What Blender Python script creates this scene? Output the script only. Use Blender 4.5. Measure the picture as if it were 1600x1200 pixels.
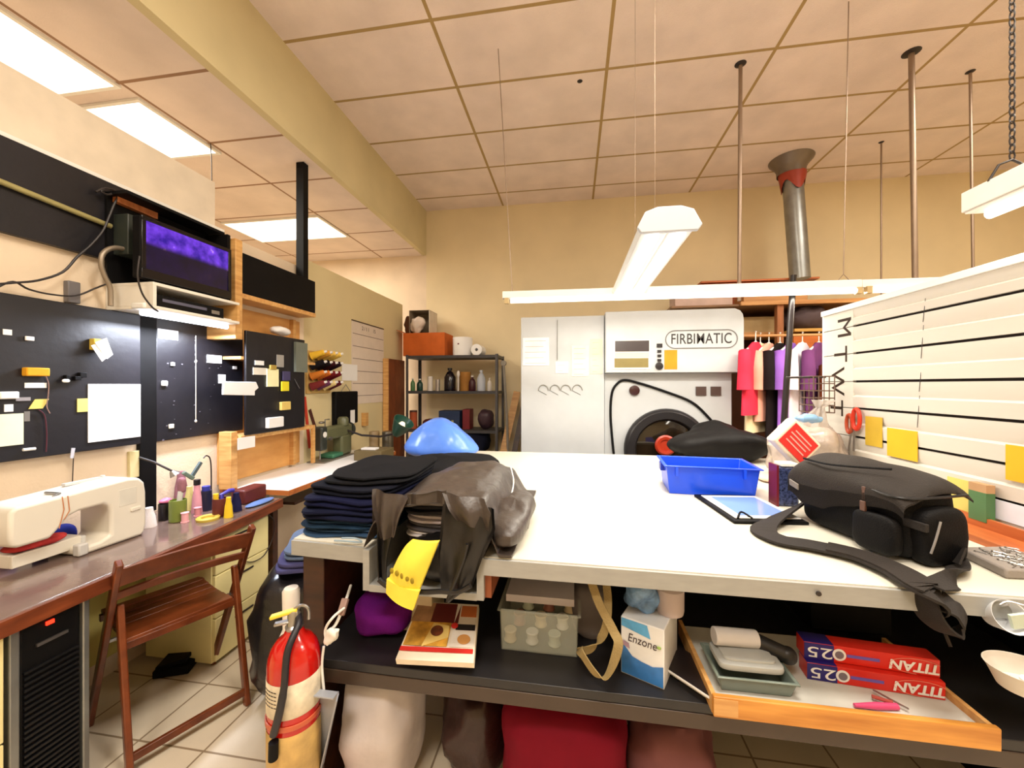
import bpy, math, random
from mathutils import Vector, Matrix, noise
C = bpy.context.scene
for _o in list(bpy.data.objects): bpy.data.objects.remove(_o)

# ---------------- camera, exposure ----------------
CAM_Z = 1.45; YAW = math.radians(8.85); F = 610.0; CX, CY = 800.0, 602.0
cam_d = bpy.data.cameras.new('camera'); cam = bpy.data.objects.new('camera', cam_d)
C.collection.objects.link(cam); C.camera = cam
cam_d.sensor_width = 36.0; cam_d.lens = 36.0 * F / 1600.0; cam_d.shift_y = 2.0 / 1600.0
cam_d.clip_start = 0.05
cam.location = (0, 0, CAM_Z); cam.rotation_euler = (math.pi / 2, 0, YAW)
C.view_settings.view_transform = 'Standard'; C.view_settings.look = 'None'
C.view_settings.exposure = 0.0; C.view_settings.gamma = 1.0; C.view_settings.use_curve_mapping = False
w = bpy.data.worlds.new('world'); C.world = w; w.use_nodes = True
w.node_tree.nodes['Background'].inputs[0].default_value = (1, .93, .82, 1)
w.node_tree.nodes['Background'].inputs[1].default_value = 0.3

# room dimensions (metres)
HI = 3.94       # high ceiling
LO = 3.31       # low ceiling over the left bay
YB = 5.33       # back wall
YF = -3.2       # wall behind the camera
XS = -2.07      # soffit face
XW = -2.30      # left partition face
XR = 5.6; XFL = -5.6
TZ = 0.92       # cutting table top

def area(name, loc, sx, sy, power, col=(1, .90, .74), rot=(0, 0, 0)):
    d = bpy.data.lights.new(name, 'AREA'); d.shape = 'RECTANGLE'; d.size = sx; d.size_y = sy
    d.energy = power; d.color = col
    o = bpy.data.objects.new(name, d); o.location = loc; o.rotation_euler = rot
    C.collection.objects.link(o); return o
WARM = (1.0, .925, .80)
# added fill lights under the high ceiling, out of view, no fixtures modelled
area('troffer_or_fill_light', (0.3, 0.6, HI - .03), 1.1, .5, 88, WARM)
area('troffer_or_fill_light', (2.9, 0.9, HI - .03), 1.1, .5, 84, WARM)
area('troffer_or_fill_light', (-.6, -1.2, HI - .03), 1.1, .5, 90, WARM)
area('troffer_or_fill_light', (3.4, 2.6, HI - .03), 1.1, .5, 60, WARM)
# left bay troffers
area('troffer_or_fill_light', (-3.38, 1.72, LO - .03), 1.1, .5, 34, WARM)
area('troffer_or_fill_light', (-3.38, 2.42, LO - .03), 1.1, .5, 34, WARM)
area('troffer_or_fill_light', (-3.36, 4.19, LO - .03), 1.1, .5, 34, WARM)
# hanging fluorescent fixtures
area('pendant_light', (0.39, 2.27, 2.045), .2, 1.15, 18, (1, .93, .80))
area('strip_light_glow', (0.85, 2.86, 2.05), 2.3, .06, 24, (1, .93, .80))
area('strip_light_glow', (2.35, 2.86, 2.06), .9, .06, 10, (1, .93, .80))
area('right_fixture_glow', (1.52, 1.15, 2.05), .10, 1.15, 9, (1, .93, .80))
area('task_light', (-2.10, 1.86, 1.765), .06, .45, 22, (.80, .86, 1))

# ---------------- pixel / world geometry ----------------
RV = Vector((math.cos(YAW), math.sin(YAW), 0)); FV = Vector((-math.sin(YAW), math.cos(YAW), 0))
CO = Vector((0, 0, CAM_Z))
def ray(px, py): return RV * ((px - CX) / F) + FV + Vector((0, 0, (CY - py) / F))
def aX(px, py, X): d = ray(px, py); return CO + d * (X / d.x)
def aY(px, py, Y): d = ray(px, py); return CO + d * (Y / d.y)
def aZ(px, py, Z): d = ray(px, py); return CO + d * ((Z - CAM_Z) / d.z)
def aD(px, py, D): return CO + ray(px, py) * D

# ---------------- materials ----------------
def lin(c):
    c = c / 255.0
    return c / 12.92 if c <= .04045 else ((c + .055) / 1.055) ** 2.4
def rgb(r, g, b): return (lin(r), lin(g), lin(b), 1)
MATS = {}
def mat(name, col, rough=.6, metal=0, var=.06, scale=8, bump=0, bscale=60, emit=0, alpha=1, trans=0, coat=0, stretch=None, spec=.5):
    if name in MATS: return MATS[name]
    m = bpy.data.materials.new(name); m.use_nodes = True; nt = m.node_tree; N = nt.nodes; L = nt.links
    b = N['Principled BSDF']
    b.inputs['Roughness'].default_value = rough; b.inputs['Metallic'].default_value = metal
    b.inputs['Specular IOR Level'].default_value = spec if rough < .55 else min(spec, .15)
    c = rgb(*col)
    tc = N.new('ShaderNodeTexCoord'); mp = N.new('ShaderNodeMapping')
    L.new(tc.outputs['Object'], mp.inputs['Vector'])
    if stretch: mp.inputs['Scale'].default_value = stretch
    nz = N.new('ShaderNodeTexNoise'); nz.inputs['Scale'].default_value = scale; nz.inputs['Detail'].default_value = 4
    L.new(mp.outputs['Vector'], nz.inputs['Vector'])
    rp = N.new('ShaderNodeValToRGB')
    rp.color_ramp.elements[0].position = .3; rp.color_ramp.elements[1].position = .7
    rp.color_ramp.elements[0].color = (c[0] * (1 - var * 2), c[1] * (1 - var * 2), c[2] * (1 - var * 2), 1)
    rp.color_ramp.elements[1].color = (min(1, c[0] * (1 + var)), min(1, c[1] * (1 + var)), min(1, c[2] * (1 + var)), 1)
    L.new(nz.outputs['Fac'], rp.inputs['Fac']); L.new(rp.outputs['Color'], b.inputs['Base Color'])
    if bump:
        n2 = N.new('ShaderNodeTexNoise'); n2.inputs['Scale'].default_value = bscale; n2.inputs['Detail'].default_value = 3
        L.new(mp.outputs['Vector'], n2.inputs['Vector'])
        bp = N.new('ShaderNodeBump'); bp.inputs['Strength'].default_value = bump; bp.inputs['Distance'].default_value = .01
        L.new(n2.outputs['Fac'], bp.inputs['Height']); L.new(bp.outputs['Normal'], b.inputs['Normal'])
    if emit:
        b.inputs['Emission Color'].default_value = c; b.inputs['Emission Strength'].default_value = emit
    if alpha < 1: b.inputs['Alpha'].default_value = alpha
    if trans: b.inputs['Transmission Weight'].default_value = trans; b.inputs['IOR'].default_value = 1.1
    if coat: b.inputs['Coat Weight'].default_value = coat; b.inputs['Coat Roughness'].default_value = .08
    MATS[name] = m; return m
def wood(name, a, b_, scale=3, stretch=(1, 12, 12), rough=.45, coat=0):
    """wood grain along local x unless stretch says otherwise"""
    if name in MATS: return MATS[name]
    m = mat(name, a, rough, stretch=stretch, scale=scale, coat=coat)
    rp = [n for n in m.node_tree.nodes if n.type == 'VALTORGB'][0]
    rp.color_ramp.elements[0].color = rgb(*b_); rp.color_ramp.elements[1].color = rgb(*a)
    return m
def grid_mat(name, base, line, lx, ly, ox, oy, wd=.02, rough=.8, bump=.25, var=.05, bscale=90):
    """rectangular tiles with joints: world-space x,y modulo"""
    m = mat(name, base, rough, var=var, scale=3, bump=bump, bscale=bscale)
    nt = m.node_tree; N = nt.nodes; L = nt.links; b = N['Principled BSDF']
    g = N.new('ShaderNodeNewGeometry'); sp = N.new('ShaderNodeSeparateXYZ'); L.new(g.outputs['Position'], sp.inputs[0])
    fs = []
    for ax, l, o in ((0, lx, ox), (1, ly, oy)):
        a1 = N.new('ShaderNodeMath'); a1.operation = 'SUBTRACT'; L.new(sp.outputs[ax], a1.inputs[0]); a1.inputs[1].default_value = o - wd / 2
        a2 = N.new('ShaderNodeMath'); a2.operation = 'FLOORED_MODULO'; L.new(a1.outputs[0], a2.inputs[0]); a2.inputs[1].default_value = l
        a3 = N.new('ShaderNodeMath'); a3.operation = 'LESS_THAN'; L.new(a2.outputs[0], a3.inputs[0]); a3.inputs[1].default_value = wd
        fs.append(a3)
    mx = N.new('ShaderNodeMath'); mx.operation = 'MAXIMUM'; L.new(fs[0].outputs[0], mx.inputs[0]); L.new(fs[1].outputs[0], mx.inputs[1])
    mix = N.new('ShaderNodeMix'); mix.data_type = 'RGBA'
    src = [l for l in nt.links if l.to_socket == b.inputs['Base Color']][0].from_socket
    L.new(src, mix.inputs[6]); mix.inputs[7].default_value = rgb(*line); L.new(mx.outputs[0], mix.inputs[0])
    L.new(mix.outputs[2], b.inputs['Base Color'])
    return m

# ---------------- mesh builder ----------------
WORLD = {}
def T(v): return Vector(v)
class MB:
    def __init__(s): s.v = []; s.f = []; s.mi = []
    def add(s, vs, fs, mi=0):
        n = len(s.v); s.v += [Vector(v) for v in vs]
        for f in fs: s.f.append([i + n for i in f]); s.mi.append(mi)
        return s
    def box(s, x0, x1, y0, y1, z0, z1, mi=0):
        return s.obox(((x0 + x1) / 2, (y0 + y1) / 2, (z0 + z1) / 2), (abs(x1 - x0) / 2, 0, 0), (0, abs(y1 - y0) / 2, 0), (0, 0, abs(z1 - z0) / 2), mi)
    def obox(s, c, a, b, d, mi=0):
        c, a, b, d = map(Vector, (c, a, b, d))
        vs = [c + a * i + b * j + d * k for i in (-1, 1) for j in (-1, 1) for k in (-1, 1)]
        fs = [(0, 1, 3, 2), (4, 6, 7, 5), (0, 4, 5, 1), (2, 3, 7, 6), (0, 2, 6, 4), (1, 5, 7, 3)]
        if a.cross(b).dot(d) < 0: fs = [f[::-1] for f in fs]
        return s.add(vs, fs, mi)
    def bar(s, p0, p1, w_, t_, up=(0, 0, 1), mi=0):
        p0, p1, up = Vector(p0), Vector(p1), Vector(up); d = p1 - p0; n = d.normalized()
        sd = n.cross(up)
        if sd.length < 1e-4: sd = n.cross(Vector((1, 0, 0)))
        sd.normalize(); u = sd.cross(n)
        return s.obox((p0 + p1) / 2, d / 2, sd * w_ / 2, u * t_ / 2, mi)
    def tube(s, pts, r, n=8, cap=True, mi=0):
        pts = [Vector(p) for p in pts]; rs = r if isinstance(r, (list, tuple)) else [r] * len(pts)
        rings = []; prev = None
        for i, p in enumerate(pts):
            t = (pts[min(i + 1, len(pts) - 1)] - pts[max(i - 1, 0)]).normalized()
            if prev is None:
                a = t.cross(Vector((0, 0, 1)));
                if a.length < .05: a = t.cross(Vector((1, 0, 0)))
            else: a = prev - t * prev.dot(t)
            a.normalize(); prev = a; b = t.cross(a)
            rings.append([p + (a * math.cos(2 * math.pi * k / n) + b * math.sin(2 * math.pi * k / n)) * rs[i] for k in range(n)])
        vs = [v for rg in rings for v in rg]; fs = []
        for i in range(len(rings) - 1):
            for k in range(n):
                fs.append((i * n + k, i * n + (k + 1) % n, (i + 1) * n + (k + 1) % n, (i + 1) * n + k))
        if cap: fs.append(tuple(range(n))[::-1]); fs.append(tuple((len(rings) - 1) * n + k for k in range(n)))
        return s.add(vs, fs, mi)
    def lathe(s, c, prof, n=24, M=None, mi=0, cap=True, sx=1, sy=1):
        c = Vector(c); vs = []
        for r, z in prof:
            for k in range(n):
                p = Vector((r * math.cos(2 * math.pi * k / n) * sx, r * math.sin(2 * math.pi * k / n) * sy, z))
                vs.append(c + (M @ p if M else p))
        fs = []
        for i in range(len(prof) - 1):
            for k in range(n):
                fs.append((i * n + k, i * n + (k + 1) % n, (i + 1) * n + (k + 1) % n, (i + 1) * n + k))
        if cap: fs.append(tuple(range(n))[::-1]); fs.append(tuple((len(prof) - 1) * n + k for k in range(n)))
        return s.add(vs, fs, mi)
    def prism(s, poly, ext, mi=0):
        poly = [Vector(p) for p in poly]; ext = Vector(ext); n = len(poly)
        nrm = Vector((0, 0, 0))
        for i in range(n): nrm += poly[i].cross(poly[(i + 1) % n])
        if nrm.dot(ext) > 0: poly = poly[::-1]
        vs = poly + [p + ext for p in poly]
        fs = [tuple(range(n)), tuple(range(n, 2 * n))[::-1]] + [(i, i + n, (i + 1) % n + n, (i + 1) % n) for i in range(n)]
        return s.add(vs, fs, mi)
    def grid(s, fn, nu, nv, mi=0, wrapu=False):
        vs = [fn(i / (nu - (0 if wrapu else 1)), j / (nv - 1)) for i in range(nu) for j in range(nv)]
        fs = []
        for i in range(nu if wrapu else nu - 1):
            for j in range(nv - 1):
                i2 = (i + 1) % nu
                fs.append((i * nv + j, i2 * nv + j, i2 * nv + j + 1, i * nv + j + 1))
        return s.add(vs, fs, mi)
    def slab(s, fn, nu, nv, th, mi=0):
        """closed sheet: fn(u,v)->point, thickened downwards by vector th"""
        th = Vector(th)
        top = [Vector(fn(i / (nu - 1), j / (nv - 1))) for i in range(nu) for j in range(nv)]
        m = nu * nv; vs = top + [p + th for p in top]; fs = []
        for i in range(nu - 1):
            for j in range(nv - 1):
                a, b, c, d = i * nv + j, (i + 1) * nv + j, (i + 1) * nv + j + 1, i * nv + j + 1
                fs.append((a, b, c, d)); fs.append((a + m, d + m, c + m, b + m))
        for i in range(nu - 1):
            a, b = i * nv, (i + 1) * nv; fs.append((a, a + m, b + m, b))
            a, b = i * nv + nv - 1, (i + 1) * nv + nv - 1; fs.append((a, b, b + m, a + m))
        for j in range(nv - 1):
            a, b = j, j + 1; fs.append((a, b, b + m, a + m))
            a, b = (nu - 1) * nv + j, (nu - 1) * nv + j + 1; fs.append((a, a + m, b + m, b))
        return s.add(vs, fs, mi)
    def sell(s, c, size, e=.6, amp=0, freq=6, seed=0, M=None, nu=28, nv=16, mi=0, flat=None, shape=None):
        """superellipsoid (half sizes) with noise; flat = lowest local z allowed"""
        c = Vector(c); off = Vector((seed * 7.3, seed * 3.1, seed * 5.7))
        def pw(x, p): return math.copysign(abs(x) ** p, x)
        vs = []
        for j in range(nv + 1):
            ph = -math.pi / 2 + math.pi * j / nv
            for i in range(nu):
                th = 2 * math.pi * i / nu
                p = Vector((pw(math.cos(ph), e) * pw(math.cos(th), e) * size[0], pw(math.cos(ph), e) * pw(math.sin(th), e) * size[1], pw(math.sin(ph), e) * size[2]))
                if shape: p = Vector(shape(p))
                if amp:
                    nn = noise.noise(p * freq + off); n2 = noise.noise(p * freq * 2.3 + off)
                    d = p.normalized() if p.length > 1e-6 else Vector((0, 0, 1)); p = p + d * (nn * amp + n2 * amp * .4)
                if flat is not None and p.z < flat: p.z = flat
                vs.append(c + (M @ p if M else p))
        fs = []
        for j in range(nv):
            for i in range(nu):
                fs.append((j * nu + i, j * nu + (i + 1) % nu, (j + 1) * nu + (i + 1) % nu, (j + 1) * nu + i))
        return s.add(vs, fs, mi)
    def ribbon(s, pts, sides, w_, t_=.002, nrm=None, mi=0):
        """flat strap along pts; sides = side direction per point"""
        pts = [Vector(p) for p in pts]; n = len(pts); vs = []
        for i, p in enumerate(pts):
            t = (pts[min(i + 1, n - 1)] - pts[max(i - 1, 0)]).normalized()
            sd = Vector(sides[i] if isinstance(sides[0], (tuple, list, Vector)) else sides); sd = (sd - t * sd.dot(t)).normalized()
            up = sd.cross(t); ww = w_[i] if isinstance(w_, (list, tuple)) else w_
            vs += [p - sd * ww / 2 + up * t_ / 2, p + sd * ww / 2 + up * t_ / 2, p + sd * ww / 2 - up * t_ / 2, p - sd * ww / 2 - up * t_ / 2]
        fs = [(0, 1, 2, 3)[::-1], tuple((n - 1) * 4 + k for k in range(4))]
        for i in range(n - 1):
            for k in range(4): fs.append((i * 4 + k, i * 4 + (k + 1) % 4, (i + 1) * 4 + (k + 1) % 4, (i + 1) * 4 + k))
        return s.add(vs, fs, mi)
    def build(s, name, m, parent=None, bevel=0, sub=0, angle=38, origin=None, seg=2, smooth=True):
        ms = m if isinstance(m, (list, tuple)) else [m]
        lo = [min(v[i] for v in s.v) for i in range(3)]; hi = [max(v[i] for v in s.v) for i in range(3)]
        og = Vector(origin) if origin is not None else Vector(((lo[0] + hi[0]) / 2, (lo[1] + hi[1]) / 2, lo[2]))
        me = bpy.data.meshes.new(name); me.from_pydata([v - og for v in s.v], [], s.f)
        for q in ms: me.materials.append(q)
        if len(ms) > 1:
            for p, i in zip(me.polygons, s.mi): p.material_index = i
        me.update()
        if smooth:
            me.shade_smooth()
            try: me.set_sharp_from_angle(angle=math.radians(angle))
            except Exception: pass
        o = bpy.data.objects.new(name, me); C.collection.objects.link(o); WORLD[o.name] = og
        if parent is not None: o.parent = parent; o.location = og - WORLD[parent.name]
        else: o.location = og
        if bevel:
            b = o.modifiers.new('bevel', 'BEVEL'); b.width = bevel; b.segments = seg; b.limit_method = 'ANGLE'; b.angle_limit = math.radians(40)
        if sub:
            b = o.modifiers.new('subd', 'SUBSURF'); b.levels = sub; b.render_levels = sub
        return o
def thing(name, label, cat, loc, group=None):
    o = bpy.data.objects.new(name, None); C.collection.objects.link(o); o.empty_display_size = .05
    o.location = loc; WORLD[o.name] = Vector(loc); o['label'] = label; o['category'] = cat
    if group: o['group'] = group
    return o
def tag(o, label, cat, group=None, kind=None):
    o['label'] = label; o['category'] = cat
    if group: o['group'] = group
    if kind: o['kind'] = kind
    return o
def struct(o): o['kind'] = 'structure'; return o
def plab(o, label): o['label'] = label; return o
def copy_tree(o, parent=None, loc=None, rz=None):
    c = o.copy(); C.collection.objects.link(c)
    if parent is not None: c.parent = parent
    if loc is not None: c.location = loc
    if rz is not None: c.rotation_euler = (0, 0, rz)
    for ch in list(o.children): copy_tree(ch, c)
    return c
def text(name, s_, size, loc, xd, yd, m, parent, ext=.0006, sx=1, shear=0, align='CENTER', sp=1, bold=0):
    cu = bpy.data.curves.new(name, 'FONT'); cu.body = s_; cu.size = 1; cu.align_x = align; cu.align_y = 'CENTER'; cu.shear = shear; cu.space_character = sp; cu.offset = bold
    tmp = bpy.data.objects.new(name, cu); C.collection.objects.link(tmp)
    dg = bpy.context.evaluated_depsgraph_get(); me = bpy.data.meshes.new_from_object(tmp.evaluated_get(dg))
    bpy.data.objects.remove(tmp); bpy.data.curves.remove(cu)
    xd = Vector(xd).normalized(); yd = Vector(yd).normalized(); zd = xd.cross(yd)
    og = Vector(loc); vs = [(xd * v.co.x * sx + yd * v.co.y) * size * 1.35 + zd * ext for v in me.vertices]
    fs = [list(p.vertices) for p in me.polygons]; bpy.data.meshes.remove(me)
    # thickness: a back copy and side walls are not visible; a raised sheet with a small depth
    n = len(vs); mb = MB(); mb.v = [og + v for v in vs] + [og + v - zd * ext * .9 for v in vs]
    mb.f = fs + [[i + n for i in f][::-1] for f in fs]
    ed = {}
    for f in fs:
        for i in range(len(f)): ed[(f[i], f[(i + 1) % len(f)])] = 1
    for (a, b) in list(ed):
        if (b, a) not in ed: mb.f.append([a, a + n, b + n, b])
    mb.mi = [0] * len(mb.f)
    return mb.build(name, m, parent, smooth=False)
def smooth_path(pts, k=6):
    pts = [Vector(p) for p in pts]; out = []
    for i in range(len(pts) - 1):
        p0 = pts[max(i - 1, 0)]; p1 = pts[i]; p2 = pts[i + 1]; p3 = pts[min(i + 2, len(pts) - 1)]
        for j in range(k):
            t = j / k
            out.append(.5 * ((2 * p1) + (p2 - p0) * t + (2 * p0 - 5 * p1 + 4 * p2 - p3) * t * t + (3 * p1 - p0 - 3 * p2 + p3) * t ** 3))
    out.append(pts[-1]); return out
def lerp(a, b, t): return a + (b - a) * t
# ---------------- common materials ----------------
M_wall = mat('cream_wall', (232, 214, 176), .85, var=.04, scale=1.5, bump=.1, bscale=120)
M_wallL = mat('plaster_wall', (232, 212, 186), .85, var=.05, scale=2.5, bump=.15, bscale=80)
M_part = mat('beige_partition', (220, 203, 158), .8, var=.03, scale=1.5)
M_ceil = grid_mat('ceiling_tiles', (240, 222, 212), (176, 148, 100), 1.22, .606, .265 - 1.22, YB - .36, .026, bump=.3)
M_ceilL = grid_mat('low_ceiling_tiles', (230, 214, 204), (156, 124, 100), 1.22, .606, -2.75, YB - .30, .022, bump=.2)
M_floor = grid_mat('floor_tiles', (226, 212, 190), (150, 130, 106), .305, .305, .08, .12, .008, rough=.35, bump=.05)
M_soff = mat('soffit_paint', (216, 202, 160), .8, var=.04, scale=2)
M_black = mat('black_board', (22, 20, 26), .42, var=.15, scale=6, bump=.08, bscale=30)
M_blackm = mat('matt_black', (13, 12, 13), .6, var=.15)
M_pine = wood('pine', (224, 176, 110), (190, 136, 74), 3, (2, 2, 14))
M_pinex = wood('pine_flat', (226, 178, 112), (196, 140, 78), 3, (2, 14, 14))
M_dark = wood('dark_wood', (70, 36, 20), (44, 20, 12), 3, (2, 10, 10), .4)
M_white = mat('white_paint', (238, 236, 230), .5, var=.02)
M_enamel = mat('white_enamel', (222, 224, 226), .3, var=.015)
M_paper = mat('white_paper', (236, 234, 232), .8, var=.01)
M_cream = mat('cream_laminate', (236, 222, 160), .5, var=.03)
M_steel = mat('steel', (170, 168, 166), .3, .9, var=.05)
M_gal = mat('galvanised', (150, 152, 150), .35, .7, var=.1)
M_rod = mat('grey_rod', (150, 130, 112), .4, .6)
M_cable = mat('dark_cable', (38, 30, 28), .5)
M_tube = mat('lamp_tube', (255, 250, 236), .4, emit=2.2, var=0)
M_troff = mat('troffer_diffuser', (255, 250, 236), .4, emit=3.5, var=0)
M_cool = mat('cool_tube', (240, 244, 255), .4, emit=6, var=0)
M_yel = mat('yellow_paper', (226, 176, 48), .75, var=.04)
M_pyel = mat('pale_yellow_paper', (214, 200, 112), .75, var=.05)

# ---------------- room shell ----------------
struct(MB().box(XFL, XR, YF, YB + .1, -.1, 0).build('floor', M_floor))
struct(MB().box(XS, XR + .1, YF - .1, YB + .1, HI, HI + .08).build('ceiling', M_ceil))
struct(MB().box(XFL, XS - .06, YF - .1, YB + .1, LO, LO + .08).build('ceiling', M_ceilL))
struct(MB().box(XS - .06, XS, YF - .1, YB, LO - .0, HI).build('wall_soffit', M_soff))
struct(MB().box(XS - .0, XR + .1, YB, YB + .1, 0, HI).build('wall_back', M_wall))
struct(MB().box(XFL, XS, YB, YB + .1, 0, LO).build('wall_back_left', M_wallL))
struct(MB().box(XR, XR + .1, YF, YB, 0, HI).build('wall_right', M_wall))
struct(MB().box(XFL - .1, XR + .1, YF - .1, YF, 0, HI).build('wall_front', M_wall))
struct(MB().box(XFL - .1, XFL, YF, YB + .1, 0, LO).build('wall_far_left', M_wallL))
PY = 3.06
ptop = 2.46
struct(MB().box(XW - .08, XW, YF, PY, 0, ptop).build('wall_left', M_wallL))
struct(MB().box(XW - .06, XW - .012, PY, 5.07, 0, 2.555).build('wall_partition', M_part))
struct(MB().box(XW - .085, XW + .012, YF, 2.27, ptop, ptop + .022).build('trim_1', M_white))

# recessed troffers
def troffer(x, y, z, label):
    t = thing('ceiling_light', label, 'ceiling light', (x, y, z - .012), 'recessed ceiling lights')
    MB().box(x - .585, x + .585, y - .28, y + .28, z - .014, z - .004).build('diffuser', M_troff, t)
    f = MB()
    f.box(x - .61, x - .585, y - .303, y + .303, z - .018, z - .002); f.box(x + .585, x + .61, y - .303, y + .303, z - .018, z - .002)
    f.box(x - .585, x + .585, y - .303, y - .28, z - .018, z - .002); f.box(x - .585, x + .585, y + .28, y + .303, z - .018, z - .002)
    f.build('frame', M_white, t)
troffer(-3.38, 1.72, LO, 'recessed fluorescent ceiling panel at the upper left corner of the picture')
troffer(-3.38, 2.42, LO, 'lit ceiling panel just above the white board over the black band')
troffer(-3.36, 4.19, LO, 'lit ceiling panel behind the black post, farthest of the three')

# white board standing on the partition top
tag(MB().box(XW - .075, XW - .055, .2, 2.265, ptop + .022, 2.80).build('bulkhead_board', mat('offwhite_panel', (226, 212, 192), .7, var=.04)),
    'off-white board standing on top of the black band at the left', 'board')
def wire_hook():
    p = aX(329, 176, -2.75); q = aX(331, 285, -2.75); p.z = LO - .002
    tag(MB().tube([p, lerp(p, q, .5) + Vector((.004, 0, 0)), q, q + Vector((.012, .01, -.012))], .0035, 6).build('ceiling_wire', M_cable),
        'thin stiff wire hanging from the low ceiling above the television', 'wire')
wire_hook()

# ---------------- left bench wall ----------------
XB = XW + .03
tag(MB().box(XW + .001, XB, -1.0, 2.13, 2.07, ptop - .004).build('black_fascia_panel', M_black),
    'long black board along the top of the left wall', 'panel')
tag(MB().tube([(XB + .016, -1.0, 2.30), (XB + .016, .9, 2.285), (XB + .016, 1.60, 2.235)], .012, 10).build('conduit_pipe', mat('dull_brass_conduit', (170, 160, 106), .45, .3)),
    'straight yellow-grey conduit running across the black board', 'pipe')
# lit orange stick and cable clump on the fascia
a = aX(180, 310, -2.24); b = aX(243, 338, -2.24)
tag(MB().bar(a, b, .03, .035).build('wood_stick', wood('orange_wood', (206, 130, 76), (170, 92, 48), 4, (10, 10, 2))),
    'short reddish wood stick fixed along the top of the black board', 'stick')
c0 = aX(172, 298, -2.22)
pts = [aX(x, y, -2.23) for x, y in ((150, 300), (165, 294), (180, 300), (168, 304), (158, 298), (176, 296), (184, 306), (178, 320), (170, 340), (160, 362), (140, 385), (120, 402), (98, 425), (60, 438), (20, 442), (-20, 445))]
tag(MB().tube(smooth_path(pts, 4), .005, 6).build('power_cable', M_cable), 'black cable drooping from the clump over the plaster toward the left', 'cable')
pts = [aX(x, y, -2.2) for x, y in ((205, 392), (180, 387), (162, 395), (158, 412), (163, 430), (172, 450), (173, 478))]
tag(MB().tube(smooth_path(pts, 5), .011, 10).build('bent_conduit', mat('grey_conduit', (150, 136, 118), .4, .5)),
    'bent grey conduit hooking down to the large black board', 'pipe')
tag(MB().box(XW + .03, XW + .13, aX(192, 0, XW + .1).y, aX(222, 0, XW + .1).y, 2.10, 2.30).build('junction_box', mat('dark_green_metal', (44, 50, 44), .5), bevel=.004),
    'dark grey-green junction box left of the television', 'junction box')
pts = [aX(x, y, -2.255) for x, y in ((-10, 452), (20, 440), (45, 452), (80, 460), (118, 462), (150, 450), (168, 443))]
tag(MB().tube(smooth_path(pts, 5), .004, 6).build('thin_cable', M_cable), 'thin black cable lying along the top of the large black board', 'cable')
pts = [aX(x, y, -2.02) for x, y in ((218, 400), (215, 430), (222, 458), (236, 478), (247, 487))]
tag(MB().tube(smooth_path(pts, 5), .004, 6).build('lamp_cord', M_cable), 'black cord hanging past the television shelf end to the task lamp', 'cable')
q0 = aX(101, 438, XW + .01); q1 = aX(121, 462, XW + .01)
tag(MB().box(XW + .001, XW + .03, q0.y, q1.y, q1.z - .04, q0.z).build('wall_switch_box', mat('grey_box', (108, 104, 106), .5), bevel=.004),
    'small grey box on the plaster above the large black board', 'switch box')

# vertical black studs showing between boards
def vbar(name, x, y0, y1, z0, z1, label, m=M_blackm, d=.04, cat='post'):
    return tag(MB().box(x, x + d, y0, y1, z0, z1).build(name, m, bevel=.002), label, cat)
vbar('wall_stud', XW + .001, aX(220, 600, XW + .03).y, aX(246, 600, XW + .03).y, .76, 1.93, 'black upright strip between the large and the middle black boards', d=.024)
vbar('wall_stud', XW + .001, 2.25, 2.345, .76, 1.10, 'black upright strip below the middle black board beside the pine frame', d=.03)

# pin boards
def pin_board(name, X, y0, y1, z0, z1, label):
    t = thing(name, label, 'board', (X, (y0 + y1) / 2, z0))
    MB().box(X - .018, X, y0, y1, z0, z1).build('panel', M_black, t, bevel=.004)
    return t
BX = XW + .045
y1 = aX(220, 600, BX).y
pin_board('pin_board', BX, .15, y1, (aX(0, 728, BX).z + aX(218, 690, BX).z) / 2, (aX(0, 462, BX).z + aX(222, 488, BX).z) / 2,
          'largest black pin board, nearest the camera on the left wall')
BX2 = XW + .025
pin_board('pin_board', BX2, aX(244, 600, BX2).y, aX(380, 600, BX2).y, aX(245, 690, BX2).z, aX(246, 492, BX2).z, 'middle black pin board under the task lamp')

# television shelf with decoder, lamp, television
SX = -2.02; sy0, sy1 = 1.61, 2.11
M_shelf = mat('shelf_white', (232, 226, 214), .5, var=.03)
t = thing('wall_shelf', 'white two-level wall shelf carrying the television', 'shelf', (-2.15, 1.86, 1.80))
zt = aX(240, 440, SX).z; zb = zt - .115
MB().box(XW + .002, SX, sy0, sy1, zt - .016, zt).build('shelf_board', M_shelf, t, bevel=.002)
MB().box(XW + .002, SX, sy0, sy1, zb - .016, zb).build('shelf_board', M_shelf, t, bevel=.002)
plab(MB().box(XW + .002, SX, sy0, sy0 + .016, zb, zt - .016).build('side_panel', M_shelf, t), 'white end panel')
plab(MB().box(XW + .002, SX, sy1 - .016, sy1, zb, zt - .016).build('side_panel', M_pine, t), 'pine end panel')
ZT = zt
t = thing('decoder_box', 'dark flat decoder box on the lower shelf under the television', 'electronics', (SX - .12, 1.83, zb))
MB().box(SX - .22, SX - .02, sy0 + .03, sy1 - .09, zb, zb + .062).build('housing', M_blackm, t, bevel=.003)
MB().box(SX - .0215, SX - .018, sy0 + .06, sy1 - .2, zb + .03, zb + .045).build('display', mat('dim_display', (90, 90, 110), .3), t)
MB().box(SX - .0215, SX - .018, sy1 - .17, sy1 - .12, zb + .02, zb + .04).build('button_strip', M_steel, t)
tx = -2.06; ya, yb = 1.585, 2.085; za, zb2 = ZT + .018, ZT + .318
t = thing('television', 'small flat television showing a purple and blue image', 'television', (tx - .03, 1.84, ZT))
MB().box(tx - .05, tx, ya, yb, za, zb2).build('housing', M_blackm, t, bevel=.006)
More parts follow.
